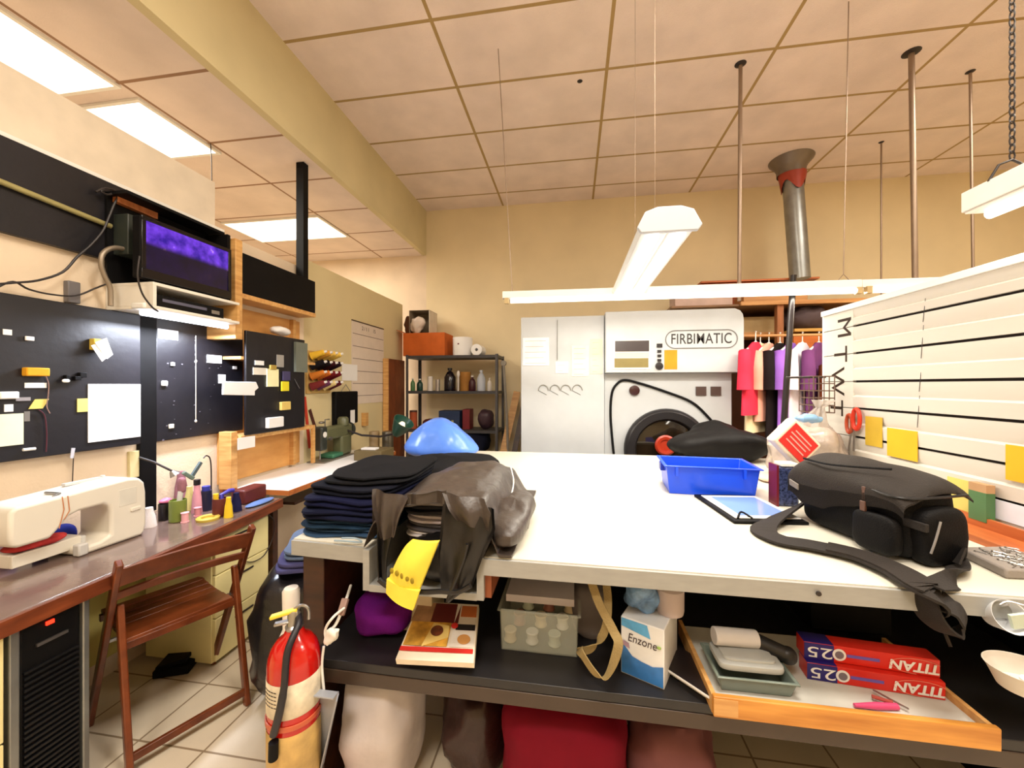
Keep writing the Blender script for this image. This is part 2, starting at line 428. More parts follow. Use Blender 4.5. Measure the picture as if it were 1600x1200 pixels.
f = MB(); f.box(tx - .0, tx + .008, ya, yb, zb2 - .02, zb2); f.box(tx, tx + .008, ya, yb, za, za + .045)
f.box(tx, tx + .008, ya, ya + .02, za + .045, zb2 - .02); f.box(tx, tx + .008, yb - .02, yb, za + .045, zb2 - .02)
f.build('bezel', mat('gloss_black', (14, 12, 18), .2), t, bevel=.002)
sm = mat('screen_image', (12, 10, 30), .15, var=0)
nt = sm.node_tree; N = nt.nodes; L = nt.links
tc = [n for n in N if n.type == 'TEX_COORD'][0]; spx = N.new('ShaderNodeSeparateXYZ'); L.new(tc.outputs['Object'], spx.inputs[0])
nz = N.new('ShaderNodeTexNoise'); nz.inputs['Scale'].default_value = 14; nz.inputs['Detail'].default_value = 6; L.new(tc.outputs['Object'], nz.inputs['Vector'])
r = N.new('ShaderNodeValToRGB'); r.color_ramp.elements[0].position = .35; r.color_ramp.elements[0].color = rgb(40, 10, 150)
r.color_ramp.elements[1].position = .62; r.color_ramp.elements[1].color = rgb(130, 70, 245); e = r.color_ramp.elements.new(.70); e.color = rgb(245, 190, 240)
L.new(nz.outputs['Fac'], r.inputs['Fac'])
zr = N.new('ShaderNodeValToRGB'); zr.color_ramp.interpolation = 'EASE'; zr.color_ramp.elements[0].position = .115; zr.color_ramp.elements[0].color = (.015, .01, .03, 1)
zr.color_ramp.elements[1].position = .15; zr.color_ramp.elements[1].color = (1, 1, 1, 1); L.new(spx.outputs[2], zr.inputs['Fac'])
mm = N.new('ShaderNodeMix'); mm.data_type = 'RGBA'; mm.blend_type = 'MULTIPLY'; mm.inputs[0].default_value = 1
L.new(r.outputs['Color'], mm.inputs[6]); L.new(zr.outputs['Color'], mm.inputs[7])
L.new(mm.outputs[2], N['Principled BSDF'].inputs['Emission Color']); N['Principled BSDF'].inputs['Emission Strength'].default_value = 1.0
MB().box(tx - .001, tx + .003, ya + .02, yb - .02, za + .045, zb2 - .02).build('screen', sm, t)
MB().box(tx - .09, tx - .01, 1.74, 1.94, ZT, ZT + .018).build('stand', M_blackm, t)
# black cabinet around the television
t = thing('television_cabinet', 'black open cabinet around the television', 'cabinet', (XW + .1, 1.86, ZT))
MB().box(XW + .031, XW + .045, 1.585, 2.125, ZT, 2.40).build('back_panel', M_blackm, t)
MB().box(XW + .031, -2.10, 2.105, 2.125, ZT, 2.38).build('side_panel', M_blackm, t)
MB().box(XW + .031, -2.14, 1.585, 2.125, 2.385, 2.40).build('top_panel', M_blackm, t)
# task lamp
t = thing('task_lamp', 'lit tube lamp under the white wall shelf', 'lamp', (-2.10, 1.86, 1.78))
lz = aX(300, 500, -2.1).z
MB().box(-2.14, -2.06, 1.60, 2.12, lz + .01, lz + .04).build('housing', M_white, t, bevel=.008)
MB().tube([(-2.10, 1.62, lz - .006), (-2.10, 2.10, lz - .006)], .014, 12).build('lamp_tube', M_cool, t)
pc = aX(306, 525, -2.08); pe = aX(306, 658, -2.08)
MB().tube([pc, pe], .0022, 6).sell(pe, (.006, .006, .008), 1, nu=8, nv=6).sell(lerp(pc, pe, .3), (.007, .005, .01), 1, nu=8, nv=6).build('pull_cord', M_white, t)

# pine frame rack beyond the television
px0 = 2.17; px1 = 2.99
RX = XW + .16     # its front
t = thing('pine_rack', 'pine framed rack with black panels beyond the television', 'rack', (XW + .08, 2.6, .78))
ztop = 2.40
MB().box(XW + .002, -2.07, 2.132, 2.185, 1.74, 2.365).build('upright', M_pine, t, bevel=.003)
MB().box(XW + .05, RX - .02, px0 + .02, px0 + .07, .78, 1.15).build('upright', M_pine, t, bevel=.003)
bp0 = aX(385, 397, RX); bp1 = aX(385, 455, RX)
MB().box(RX - .02, RX, px0 + .055, px1, 2.055, 2.32).build('upper_panel', M_blackm, t, bevel=.002)
MB().box(XW + .002, RX + .005, px0 + .055, px1, 2.02, 2.053).build('shelf_board', M_pinex, t, bevel=.002)
MB().box(XW + .002, XW + .014, px0 + .055, px1, .80, 1.985).build('back_panel', wood('plywood', (222, 166, 96), (198, 140, 74), 2, (2, 2, 6)), t)
MB().box(XW + .014, RX, px0 + .075, px1, 1.62, 1.64).build('shelf_board', M_pinex, t)
MB().box(XW + .014, RX, px0 + .075, px1, 1.09, 1.118).build('shelf_board', M_pinex, t, bevel=.002)
MB().box(XW + .014, XW + .05, px1 - .12, px1 - .09, .80, 1.985).build('batten', M_pine, t)
MB().box(RX - .02, RX - .0, px1 - .03, px1, .80, 1.09).build('upright', M_pine, t)
y0, y1 = aX(384, 600, RX + .02).y, aX(476, 600, RX + .02).y
pin_board('pin_board', RX + .022, y0, y1, 1.12, aX(384, 516, RX + .02).z, 'small black pin board on the pine rack, farthest of the three')
tag(MB().sell(aX(438, 517, RX - .04), (.05, .09, .028), .8, .02, 14, 3).build('crumpled_cloth', M_paper), 'crumpled white cloth on top of the farthest black board', 'cloth')
# black post
p = aX(468, 400, XW + .03)
tag(MB().box(XW + .021, XW + .09, p.y - .03, p.y + .03, 2.26, LO - .001).build('ceiling_post', M_blackm, bevel=.002), 'black square post rising from the pine rack to the low ceiling', 'post')

# ---- calendar, thread rack, apron etc. on the partition ----
def card(name, X, x0, y0, x1, y1, m, label, cat='note', th=.003, parent=None, skew=0, group=None):
    """flat item on plane X between two picture corners (top-left, bottom-right)"""
    a = aX(x0, y0, X); b = aX(x1, y1, X)
    za_, zb_ = max(a.z, b.z), min(a.z, b.z)
    vs = [(X, a.y + skew, za_), (X, b.y + skew, za_), (X, b.y - skew, zb_), (X, a.y - skew, zb_)]
    o = MB().prism(vs, (th, 0, 0)).build(name, m, parent)
    return tag(o, label, cat, group) if parent is None else o
XP = XW - .011
a = aX(549, 500, XP); b = aX(600, 640, XP)
yA, yB = a.y, aX(599, 600, XP).y; zA = aX(549, 500, XP).z; zB = aX(549, 632, XP).z
t = thing('wall_calendar', 'tall printed wall planner sheet hanging on the beige partition', 'calendar', (XP, (yA + yB) / 2, zB))
MB().box(XP, XP + .004, yA, yB, zB, zA).build('sheet', mat('planner_paper', (222, 206, 190), .8, var=.02), t)
gr = mat('print_grey', (120, 104, 96), .8)
l = MB()
for k in range(6):
    z = zB + (zA - zB) * (.10 + k * .15); l.box(XP + .004, XP + .005, yA + .02, yB - .01, z - .003, z + .003)
l.build('printed_line', gr, t)
text('lettering', '2 / 1 1     15', .045, (XP + .005, (yA + yB) / 2, zA - .06), (0, 1, 0), (0, 0, 1), M_cable, t)
MB().box(XP, XP + .008, yA, yB, zA - .004, zA + .008).build('top_strip', M_dark, t)
# ---------------- sewing desk ----------------
M_desktop = mat('desk_film', (112, 92, 84), .16, var=.12, scale=7, coat=.3)
M_deskedge = wood('desk_edge_wood', (128, 64, 34), (84, 38, 20), 4, (10, 1.5, 10), .35)
DZ = .75
t = thing('sewing_desk', 'long brown desk with a glossy top along the left wall', 'desk', (-2.0, 1.2, 0))
ys = [-.2, .4, .8, 1.2, 1.6, 2.0, 2.17]; xs = [-1.67, -1.675, -1.685, -1.70, -1.725, -1.765, -1.79]
poly = [(XW + .002, -.2, DZ - .03)] + [(x, y, DZ - .03) for x, y in zip(xs, ys)] + [(XW + .002, 2.17, DZ - .03)]
MB().prism(poly, (0, 0, .03)).build('desktop', M_desktop, t, bevel=.003)
e = MB()
for i in range(len(ys) - 1):
    e.prism([(xs[i], ys[i], DZ - .052), (xs[i] + .018, ys[i], DZ - .052), (xs[i + 1] + .018, ys[i + 1], DZ - .052), (xs[i + 1], ys[i + 1], DZ - .052)], (0, 0, .049))
e.build('edge_band', M_deskedge, t)
MB().box(XW + .002, XW + .02, -.2, 2.15, .10, DZ - .03).build('back_panel', mat('yellow_cream', (208, 196, 120), .6), t)
MB().box(-1.80, -1.84, 2.12, 2.16, 0, DZ - .03).build('leg', M_dark, t)
# cable hanging on the pedestal
def pedestal(x, y0, y1, z1, n, label, hand=True):
    t = thing('drawer_unit', label, 'drawers', (x - .2, (y0 + y1) / 2, 0))
    MB().box(x - .42, x - .02, y0, y1, .02, z1).build('body', M_cream, t, bevel=.003)
    h = (z1 - .03) / n
    for k in range(n):
        d = MB().box(x - .02, x, y0 + .004, y1 - .004, .03 + k * h, .03 + (k + 1) * h - .006).build('drawer', M_cream, t, bevel=.003)
        if hand: MB().box(x, x + .006, (y0 + y1) / 2 - .06, (y0 + y1) / 2 + .06, .03 + (k + .72) * h, .03 + (k + .72) * h + .008).build('handle', M_cable, d)
    return t
pedestal(-1.81, 1.74, 2.10, .695, 3, 'cream drawer unit under the far end of the sewing desk, behind the folding chair')
pedestal(-1.71, .35, .94, .695, 2, 'cream drawer unit under the near end of the sewing desk')
pts = [aX(x, y, -1.80) for x, y in ((418, 802), (428, 815), (426, 840), (414, 866), (398, 877), (386, 878))]
tag(MB().tube(smooth_path(pts, 5), .003, 6).build('appliance_cord', M_cable), 'thin black cord looping over the far cream drawer unit', 'cord')

# heater
t = thing('tower_heater', 'black and silver tower heater with a red light under the desk', 'heater', (-1.85, 1.06, 0))
MB().box(-2.06, -1.735, .98, 1.14, .01, .685).build('housing', M_blackm, t, bevel=.01)
MB().box(-1.76, -1.725, .955, .98, .01, .69).build('side_frame', M_gal, t, bevel=.004)
MB().box(-1.76, -1.725, 1.14, 1.16, .01, .69).build('side_frame', M_gal, t, bevel=.004)
g = MB()
for k in range(26): g.box(-1.733, -1.726, .99, 1.13, .05 + k * .019, .058 + k * .019)
g.build('grille', mat('dark_grille', (24, 24, 27), .4, .3), t)
MB().box(-1.734, -1.729, 1.045, 1.065, .650, .662).build('indicator_light', mat('red_light', (255, 40, 20), .4, emit=4, var=0), t)
MB().box(-1.733, -1.726, 1.02, 1.10, .595, .605).build('badge', M_steel, t)

# ---------------- folding chair ----------------
M_chair = wood('chair_wood', (128, 64, 32), (86, 38, 16), 4, (3, 3, 3), .3)
Lp = Vector((-1.64, 1.19, 0)); Rp = Vector((-1.458, 1.594, 0)); mid = (Lp + Rp) / 2; ww = (Rp - Lp).normalized(); hw = (Rp - Lp).length / 2
ff = Vector((-ww.y, ww.x, 0)).normalized()
if ff.x > 0: ff = -ff
def cp(s, f_, z): return mid + ww * s * hw + ff * f_ + Vector((0, 0, z))
t = thing('folding_chair', 'reddish-brown wooden folding chair facing the sewing desk', 'chair', mid)
for s in (-1, 1):
    MB().bar(cp(s, 0, .80), cp(s, .44, .0), .022, .036, ff).build('leg', M_chair, t, bevel=.005)
    MB().bar(cp(s * .88, .12, .60), cp(s * .88, -.01, .0), .022, .034, ff).build('leg', M_chair, t, bevel=.005)
def slat(name, z0, z1, off):
    m = MB(); n = 10; top = []
    for i in range(n + 1):
        s = -1 + 2 * i / n; top.append((s, off - .025 * (1 - s * s) * -1))
    for i in range(n):
        a, b = top[i], top[i + 1]
        q = [cp(a[0] * .97, a[1] - .03 + .009, z0), cp(b[0] * .97, b[1] - .03 + .009, z0), cp(b[0] * .97, b[1] - .03 - .009, z0), cp(a[0] * .97, a[1] - .03 - .009, z0)]
        dz = Vector((0, 0, z1 - z0)) - ff * (z1 - z0) * .5
        m.prism(q, dz)
    return m.build(name, M_chair, t)
slat('back_slat', .700, .775, .070); slat('back_slat', .640, .672, .105)
st = MB(); n = 8
for i in range(7):
    f0 = .10 + i * .054
    st.obox(cp(0, f0 + .025, .455 - .01 * math.sin(i / 6 * math.pi)), ww * hw * .82, ff * .0255, (0, 0, .008))
st.build('seat', M_chair, t, bevel=.003)
for f0, z in ((.11, .435), (.45, .435)): MB().bar(cp(-.86, f0, z), cp(.86, f0, z), .022, .03).build('seat_rail', M_chair, t, bevel=.003)
MB().bar(cp(-.88, .0, .06), cp(.88, .0, .06), .018, .03).build('stretcher', M_chair, t, bevel=.003)
bl = MB()
for s in (-1, 1): bl.tube([cp(s * 1.04, .20, .435), cp(s * .8, .20, .435)], .008, 8)
bl.build('bolt', M_steel, t)
p = aZ(280, 1042, 0)
t = thing('foot_pedal', 'small black foot pedal on the floor under the desk', 'pedal', p)
MB().obox(p + Vector((0, 0, .022)), (.07, .03, 0), (-.03, .07, 0), (0, 0, .018)).build('base', M_blackm, t, bevel=.004)
MB().obox(p + Vector((-.01, 0, .05)), (.06, .026, .012), (-.024, .056, 0), (0, 0, .01)).build('treadle', M_blackm, t, bevel=.004)

# ---------------- domestic sewing machine ----------------
M_sm = mat('machine_cream', (222, 216, 202), .32, var=.015)
M_smg = mat('machine_grey', (198, 196, 192), .4, var=.02)
t = thing('sewing_machine', 'cream domestic sewing machine on the left desk', 'sewing machine', (-2.08, 1.3, DZ))
xf, xb = -1.985, -2.155
ym, yp0, yp1, yh = 1.04, 1.385, 1.545, 1.205
def sq(y): return 1.55 - (1.55 - y) * .89
out = [(1.545, .765), (1.555, .80), (1.553, .95), (1.545, .995), (1.52, 1.022), (1.47, 1.03), (1.30, 1.022), (1.21, 1.016), (1.06, 1.008), (1.045, .99), (1.043, .90),
       (1.05, .868), (1.07, .86), (1.17, .86), (1.195, .885), (1.235, .928), (1.27, .938), (1.36, .94), (1.385, .925), (1.392, .90), (1.392, .80), (1.35, .785), (1.30, .785), (1.27, .785), (1.27, .752), (1.53, .752)]
MB().prism([(xf, sq(y), z) for y, z in out], (xb - xf, 0, 0)).build('body', M_sm, t, bevel=.012, seg=4)
MB().box(xf - .055, xb, 1.15, 1.36, .783, .815).build('free_arm', M_smg, t, bevel=.005)
MB().box(xf - .052, xf - .068, 1.135, 1.34, .772, .820).build('extension_table', M_sm, t, bevel=.003)
MB().box(xf - .068, xb, 1.135, 1.150, .772, .820).build('extension_rim', M_sm, t, bevel=.003)
MB().box(xf + .004, xf - .03, 1.295, 1.33, .7515, .80).build('foot', M_smg, t, bevel=.006)
MB().box(xf - .075, xb + .03, 1.165, 1.21, .815, .818).build('needle_plate', M_steel, t)
MB().tube([(-2.09, 1.17, .862), (-2.09, 1.17, .822)], .004, 8).box(-2.098, -2.078, 1.16, 1.19, .818, .824).build('presser_foot', M_steel, t)
rd = MB(); rd.tube([(xf + .001, 1.245, 1.012), (xf + .002, 1.25, .96), (xf + .002, 1.235, .89)], .0016, 5); rd.tube([(xf + .001, 1.262, 1.01), (xf + .002, 1.267, .95), (xf + .002, 1.25, .92)], .0016, 5)
rd.build('thread', mat('orange_thread', (196, 130, 90), .6), t)
MB().box(xf + .006, xf - .002, 1.485, 1.525, .875, .892).build('reverse_lever', M_sm, t, bevel=.003)
MB().box(xf + .001, xf - .002, 1.44, 1.51, .91, .985).build('dial_panel', mat('panel_cream_grey', (216, 212, 200), .4), t, bevel=.001)
MB().tube([(xf - .02, 1.23, 1.014), (xf - .02, 1.25, 1.022), (xf - .09, 1.25, 1.022)], .005, 8).build('thread_guide', M_steel, t)
MB().box(xb + .03, xb + .05, 1.33, 1.46, 1.026, 1.036).tube([(xb + .04, 1.47, 1.028), (xb + .04, 1.47, 1.04)], .008, 10).build('spool_pin', M_smg, t)
# fabric being sewn and items in front of it
tag(MB().sell((-2.07, 1.22, .838), (.045, .085, .018), .9, .012, 16, 5).build('fabric_scrap', mat('red_white_fabric', (190, 60, 60), .8, var=.3, scale=20)), 'red and white fabric scrap lying under the sewing machine needle', 'fabric')
tag(MB().sell((-2.2, 1.36, .80), (.03, .07, .05), .8, .01, 16, 8).build('fabric_scrap', mat('navy_fabric', (28, 36, 110), .8)), 'navy blue fabric bundle behind the sewing machine arm', 'fabric')
tag(MB().tube([aX(113, 760, XW + .02), aX(115, 712, XW + .02), aX(112, 700, XW + .02)], .002, 5).build('wire_pin', M_cable), 'thin upright wire against the plaster above the sewing machine', 'wire')

# ---------------- little things on the desk ----------------
def on(px, py, z=DZ): return aZ(px, py, z)
def lat(name, m, px, py, r, h, label, cat, kind='cone', z=DZ, group=None, cap=None):
    c = on(px, py, z)
    if kind == 'cone':     # thread cone: flat foot, tapering
        pr = [(r, 0), (r, .004), (r * .86, .010), (r * .84, h * .1), (r * .42, h * .9), (r * .40, h * .95), (r * .30, h * .95), (r * .30, h)]
    elif kind == 'jar': pr = [(r * .9, 0), (r, .004), (r, h * .97), (r * .97, h), (r * .9, h), (r * .88, h * .9)]
    elif kind == 'bottle': pr = [(r * .92, 0), (r, .005), (r, h * .62), (r * .8, h * .74), (r * .42, h * .80), (r * .42, h * .86), (r * .5, h * .86), (r * .5, h), (r * .1, h)]
    elif kind == 'spool': pr = [(r, 0), (r, h * .08), (r * .82, h * .12), (r * .82, h * .88), (r, h * .92), (r, h), (r * .2, h)]
    elif kind == 'taper': pr = [(r, 0), (r, .003), (r * .96, h * .1), (r * .8, h * .55), (r * .55, h * .82), (r * .5, h), (r * .1, h)]
    else: pr = [(r, 0), (r, h), (r * .1, h)]
    if cap:
        t = thing(name, label, cat, c, group)
        MB().lathe(c, pr, 20).build('body', m, t)
        MB().lathe(c + Vector((0, 0, h)), [(r * cap[1], 0), (r * cap[1], cap[2]), (r * cap[1] * .3, cap[2])], 16).build('cap', cap[0], t, bevel=.001)
        return t
    return tag(MB().lathe(c, pr, 20).build(name, m), label, cat, group)
K = mat
o_ = K('orange_plastic', (222, 140, 70), .4); pk = K('pink_thread', (224, 160, 176), .8, bump=.3, bscale=200); pu = K('mauve_thread', (156, 108, 120), .8, bump=.3, bscale=200)
ye = K('yellow_thread', (236, 200, 50), .7, bump=.3, bscale=200); nv = K('navy_thread', (30, 30, 70), .8, bump=.3, bscale=200)
gm = K('olive_plastic', (110, 124, 54), .35); bk = K('black_plastic', (26, 22, 26), .35); wt = K('white_thread', (240, 232, 232), .7, bump=.3, bscale=200)
br = K('brown_leather', (92, 30, 26), .5)
lat('glue_bottle', K('amber_plastic', (206, 130, 70), .4), 228, 800, .032, .12, 'squat orange bottle right behind the sewing machine', 'bottle', 'bottle')
lat('thread_cone', wt, 233, 823, .030, .095, 'white thread cone with a pale yellow foot beside the sewing machine', 'thread', 'taper')
lat('storage_jar', bk, 257, 812, .026, .085, 'black round tub left of the olive cup', 'tub', 'jar')
c = on(258, 812); zz = DZ + .085
tag(MB().sell(c + Vector((0, .0, .098)), (.022, .03, .012), .9, .006, 30, 2).build('tape_reel', K('pink_plastic', (220, 120, 160), .4)), 'pink roll resting on the black round tub', 'roll')
t = lat('pencil_cup', gm, 278, 814, .037, .11, 'olive green cup beside the pink thread cones', 'cup', 'jar')
t = thing('fabric_brush', 'grey-handled clothes brush standing in the olive cup', 'brush', on(278, 814) + Vector((0, 0, .03)))
c = on(278, 814) + Vector((0, 0, .05))
MB().tube([c, c + Vector((.0, .015, .10))], .012, 10).build('handle', M_smg, t); MB().sell(c + Vector((0, .02, .13)), (.02, .014, .04), .6, nu=14, nv=10).build('head', pu, t)
lat('thread_cone', pu, 283, 790, .036, .20, 'tall mauve thread cone behind the olive cup', 'thread', 'taper')
lat('thread_cone', K('cream_yellow_thread', (226, 214, 140), .8, bump=.3, bscale=200), 296, 796, .026, .13, 'pale yellow thread cone between the mauve and pink ones', 'thread', 'taper')
lat('thread_cone', pk, 308, 800, .027, .15, 'pink thread cone with a dark top', 'thread', 'taper', cap=(bk, .6, .03))
lat('spray_can', K('dark_blue_plastic', (30, 32, 60), .35), 322, 797, .028, .11, 'dark blue canister with a blue lid', 'canister', 'plain', cap=(K('blue_plastic', (50, 60, 160), .4), .7, .025))
lat('thread_spool', K('pink_spool', (230, 170, 180), .7), 289, 816, .018, .05, 'small pink bobbin standing right of the olive cup', 'spool', 'spool')
lat('thread_spool', K('rose_spool', (224, 150, 160), .7), 309, 806, .018, .045, 'small rose spool in front of the pink thread cone', 'spool', 'spool')
tag(MB().lathe(on(325, 812), [(.05, 0), (.052, .012), (.045, .018), (.03, .014), (.028, .004)], 24).build('tape_measure', K('gold_tape', (196, 170, 70), .5)), 'coiled yellow measuring tape lying in front of the canisters', 'tape')
lat('tin_can', br, 343, 806, .032, .095, 'dark red tin between the canister and the yellow thread cone', 'tin', 'jar')
t = thing('scissors', 'yellow and blue handled scissors standing in the dark red tin', 'scissors', on(343, 806) + Vector((0, 0, .1)))
c = on(343, 806)
MB().tube([c + Vector((-.012, -.01, .03)), c + Vector((-.012, -.01, .12))], .012, 10).build('yellow_handle', ye, t)
MB().tube([c + Vector((.005, .012, .03)), c + Vector((0, .012, .11)), c + Vector((.01, .05, .122)), c + Vector((.01, .075, .118))], .011, 10).build('blue_handle', K('violet_plastic', (60, 50, 160), .4), t)
lat('thread_cone', ye, 357, 808, .021, .105, 'slim yellow thread cone beside the dark red tin', 'thread', 'taper')
lat('thread_cone', nv, 369, 798, .028, .10, 'navy thread cone left of the dark red case', 'thread', 'taper')
p = on(392, 782)
tag(MB().box(p.x - .05, p.x + .04, p.y - .09, p.y + .08, DZ, DZ + .085).build('jewellery_case', br, bevel=.010), 'dark red rounded case at the far end of the desk', 'case')
p = on(412, 783)
tag(MB().sell((p.x + .02, p.y - .05, DZ + .009), (.035, .10, .009), .9, .004, 20, 3, flat=-.009).build('blue_pouch', K('slate_blue', (92, 116, 166), .6)), 'flat slate blue pouch by the far corner of the desk', 'pouch')
# goose-neck and hook lamp arms against the plaster
pl = thing('wall_bracket_lamp', 'dark lamp arm reaching down from a cream wall plate', 'lamp', aX(216, 730, XW + .02))
q0, q1 = aX(203, 706, XW + .02), aX(222, 735, XW + .02)
MB().box(XW + .001, XW + .02, q0.y, q1.y, q1.z - .03, q0.z).build('wall_plate', K('cream_plate', (214, 200, 150), .5), pl, bevel=.002)
MB().tube([aX(218, 715, XW + .025), aX(240, 722, -2.22), aX(271, 737, -2.16)], .006, 8).build('arm', M_cable, pl)
MB().tube([aX(268, 736, -2.16), aX(274, 742, -2.15)], [.010, .026], 12).build('lamp_shade', M_steel, pl)
hk = thing('clamp_lamp', 'green-grey clip lamp with a curved wire arm behind the thread cones', 'lamp', on(330, 780))
MB().tube(smooth_path([aX(330, 775, -2.22), aX(330, 735, -2.22), aX(328, 716, -2.22), aX(322, 712, -2.22), aX(318, 716, -2.22)], 4), .004, 6).build('arm', M_cable, hk)
MB().bar(aX(286, 738, -2.1), aX(302, 748, -2.08), .03, .02).build('clamp', K('grey_green', (104, 122, 112), .4), hk, bevel=.004)
MB().bar(aX(300, 744, -2.1), aX(314, 722, -2.1), .012, .02).build('lever', K('slate_lever', (88, 104, 108), .4), hk, bevel=.002)
# left frame-edge bits
tag(MB().sell(on(-5, 870) + Vector((0, 0, .05)), (.05, .05, .05), .8, .01, 12, 4).build('cushion', K('mauve_cloth', (170, 140, 156), .8)), 'mauve cloth bundle at the left edge beside the sewing machine', 'cloth')
lat('small_jar', K('frosted', (206, 206, 190), .3), 3, 862, .030, .12, 'pale jar at the left edge of the desk', 'jar', 'jar')

# ---------------- industrial sewing table ----------------
t = thing('industrial_sewing_table', 'white-topped industrial sewing table beyond the brown desk', 'table', (-2.0, 3.0, 0))
IZ = .78
MB().box(-2.285, -1.79, 2.24, 3.75, IZ - .03, IZ).build('tabletop', mat('table_white', (244, 242, 240), .4, var=.01), t, bevel=.002)
MB().box(-1.79, -1.782, 2.24, 3.75, IZ - .032, IZ - .001).box(-2.285, -1.782, 2.232, 2.24, IZ - .032, IZ - .001).build('edge_band', wood('orange_edge', (196, 116, 56), (160, 88, 40)), t)
for y in (2.32, 3.65):
    MB().box(-2.08, -2.02, y - .03, y + .03, .03, IZ - .032).build('leg', M_steel, t, bevel=.003)
    MB().box(-2.28, -1.80, y - .03, y + .03, 0, .03).build('foot', M_steel, t, bevel=.003)
MB().box(-2.1, -1.95, 2.5, 3.5, .60, .62).build('drawer_tray', M_dark, t)
nd = aZ(500, 722, IZ)
G1 = mat('sage_enamel', (96, 98, 70), .35, var=.05); G2 = mat('dark_enamel', (50, 54, 50), .3)
t = thing('industrial_sewing_machine', 'sage green industrial sewing machine on the white table', 'sewing machine', (nd.x, nd.y + .2, IZ))
x0, y0 = nd.x, nd.y
MB().box(x0 - .085, x0 + .085, y0 - .06, y0 + .42, IZ + .001, IZ + .012).build('bed_plate', mat('bed_grey', (130, 122, 112), .35, .4), t, bevel=.003)
MB().box(x0 - .05, x0 + .05, y0 + .25, y0 + .42, IZ + .012, IZ + .20).build('column', G1, t, bevel=.02, seg=3)
MB().box(x0 - .045, x0 + .045, y0 + .02, y0 + .44, IZ + .18, IZ + .30).build('arm', G1, t, bevel=.025, seg=3)
MB().box(x0 - .04, x0 + .045, y0 - .04, y0 + .045, IZ + .10, IZ + .31).build('head', G2, t, bevel=.018, seg=3)
MB().tube([(x0 + .046, y0, IZ + .24), (x0 + .05, y0, IZ + .24)], .025, 16).build('badge', M_white, t)
MB().tube([(x0, y0, IZ + .10), (x0, y0, IZ + .02)], .006, 8).box(x0 - .012, x0 + .012, y0 - .012, y0 + .02, IZ + .014, IZ + .022).build('needle_bar', M_steel, t)
MB().lathe((x0, y0 + .45, IZ + .24), [(.02, -.012), (.065, -.01), (.07, 0), (.065, .012), (.02, .014)], 24, Matrix.Rotation(math.pi / 2, 3, 'X')).build('hand_wheel', G2, t)
MB().tube([(x0 + .05, y0 + .06, IZ + .2), (x0 + .07, y0 + .06, IZ + .2)], .016, 12).build('tension_dial', M_steel, t)
MB().lathe((x0 + .01, y0 + .33, IZ + .29), [(.05, 0), (.05, .06), (.035, .08), (.01, .08)], 20).build('motor_housing', G1, t)
MB().tube([(x0 - .02, y0 + .1, IZ + .29), (x0 - .02, y0 + .1, IZ + .36), (x0 - .02, y0 + .16, IZ + .36)], .006, 8).sell((x0 - .02, y0 + .05, IZ + .34), (.02, .03, .012), .8, nu=12, nv=8).build('thread_stand', M_steel, t)
plab(MB().box(x0 - .08, x0 + .06, y0 + .10, y0 + .26, IZ + .012, IZ + .05).build('cloth_plate', K('teal_green', (60, 120, 92), .5), t, bevel=.01), 'green lower plate')
# lamp
la = thing('machine_lamp', 'green shaded lamp on a black jointed arm over the industrial machine', 'lamp', (x0, y0 + .3, IZ + .3))
p1 = aD(524, 684, 3.75); p2 = aD(536, 670, 3.75); p3 = aD(565, 680, 3.75); p4 = aD(594, 682, 3.7); p5 = aD(620, 677, 3.65)
MB().tube([p1, p2, p3, p4, p5], .010, 8).tube([(x0, y0 + .38, IZ + .3), p1], .010, 8).build('arm', M_cable, la)
ax = (aD(638, 650, 3.6) - aD(622, 676, 3.65)).normalized(); qm = ax.to_track_quat('Z', 'Y').to_matrix()
MB().lathe(aD(618, 680, 3.65), [(.03, 0), (.05, .03), (.075, .09), (.10, .17), (.095, .17), (.07, .09), (.045, .035), (.01, .02)], 24, qm).build('lamp_shade', K('teal_shade', (34, 74, 62), .3), la)
plab(MB().lathe(aD(618, 680, 3.65), [(.02, .03), (.032, .07), (.034, .12), (.02, .15), (.004, .155)], 16, qm).build('bulb', K('bulb_white', (255, 236, 200), .4, emit=1.2, var=0), la), 'pale bulb')
# bits around the machine
for (px, py, r, h, m, nm, lb) in ((585, 690, .05, .13, K('tan_can', (150, 124, 84), .5), 'round_tin', 'tan tin can behind the industrial machine'),
                                   (606, 684, .055, .09, K('gunmetal', (90, 82, 66), .4, .5), 'motor', 'grey motor can near the green lamp')):
    p = aD(px, py, 3.9)
    t_ = thing(nm, lb, 'tin', (p.x, p.y, IZ)) if False else None
    p.z = IZ
    tag(MB().lathe(p, [(r, 0), (r, .2), (r * .9, .21), (r * .2, .21)], 20).build(nm, m), lb, 'tin')
p = aD(578, 705, 3.55); p.z = IZ
tag(MB().box(p.x - .1, p.x + .16, p.y - .1, p.y + .15, IZ, IZ + .09).build('parts_box', K('olive_brown', (110, 96, 66), .6), bevel=.006), 'brown parts box at the far end of the sewing table', 'box')
tag(MB().box(p.x - .06, p.x + .08, p.y - .05, p.y + .02, IZ + .09, IZ + .105).build('white_strip', M_paper, bevel=.002), 'white strip lying on the brown parts box', 'strip')

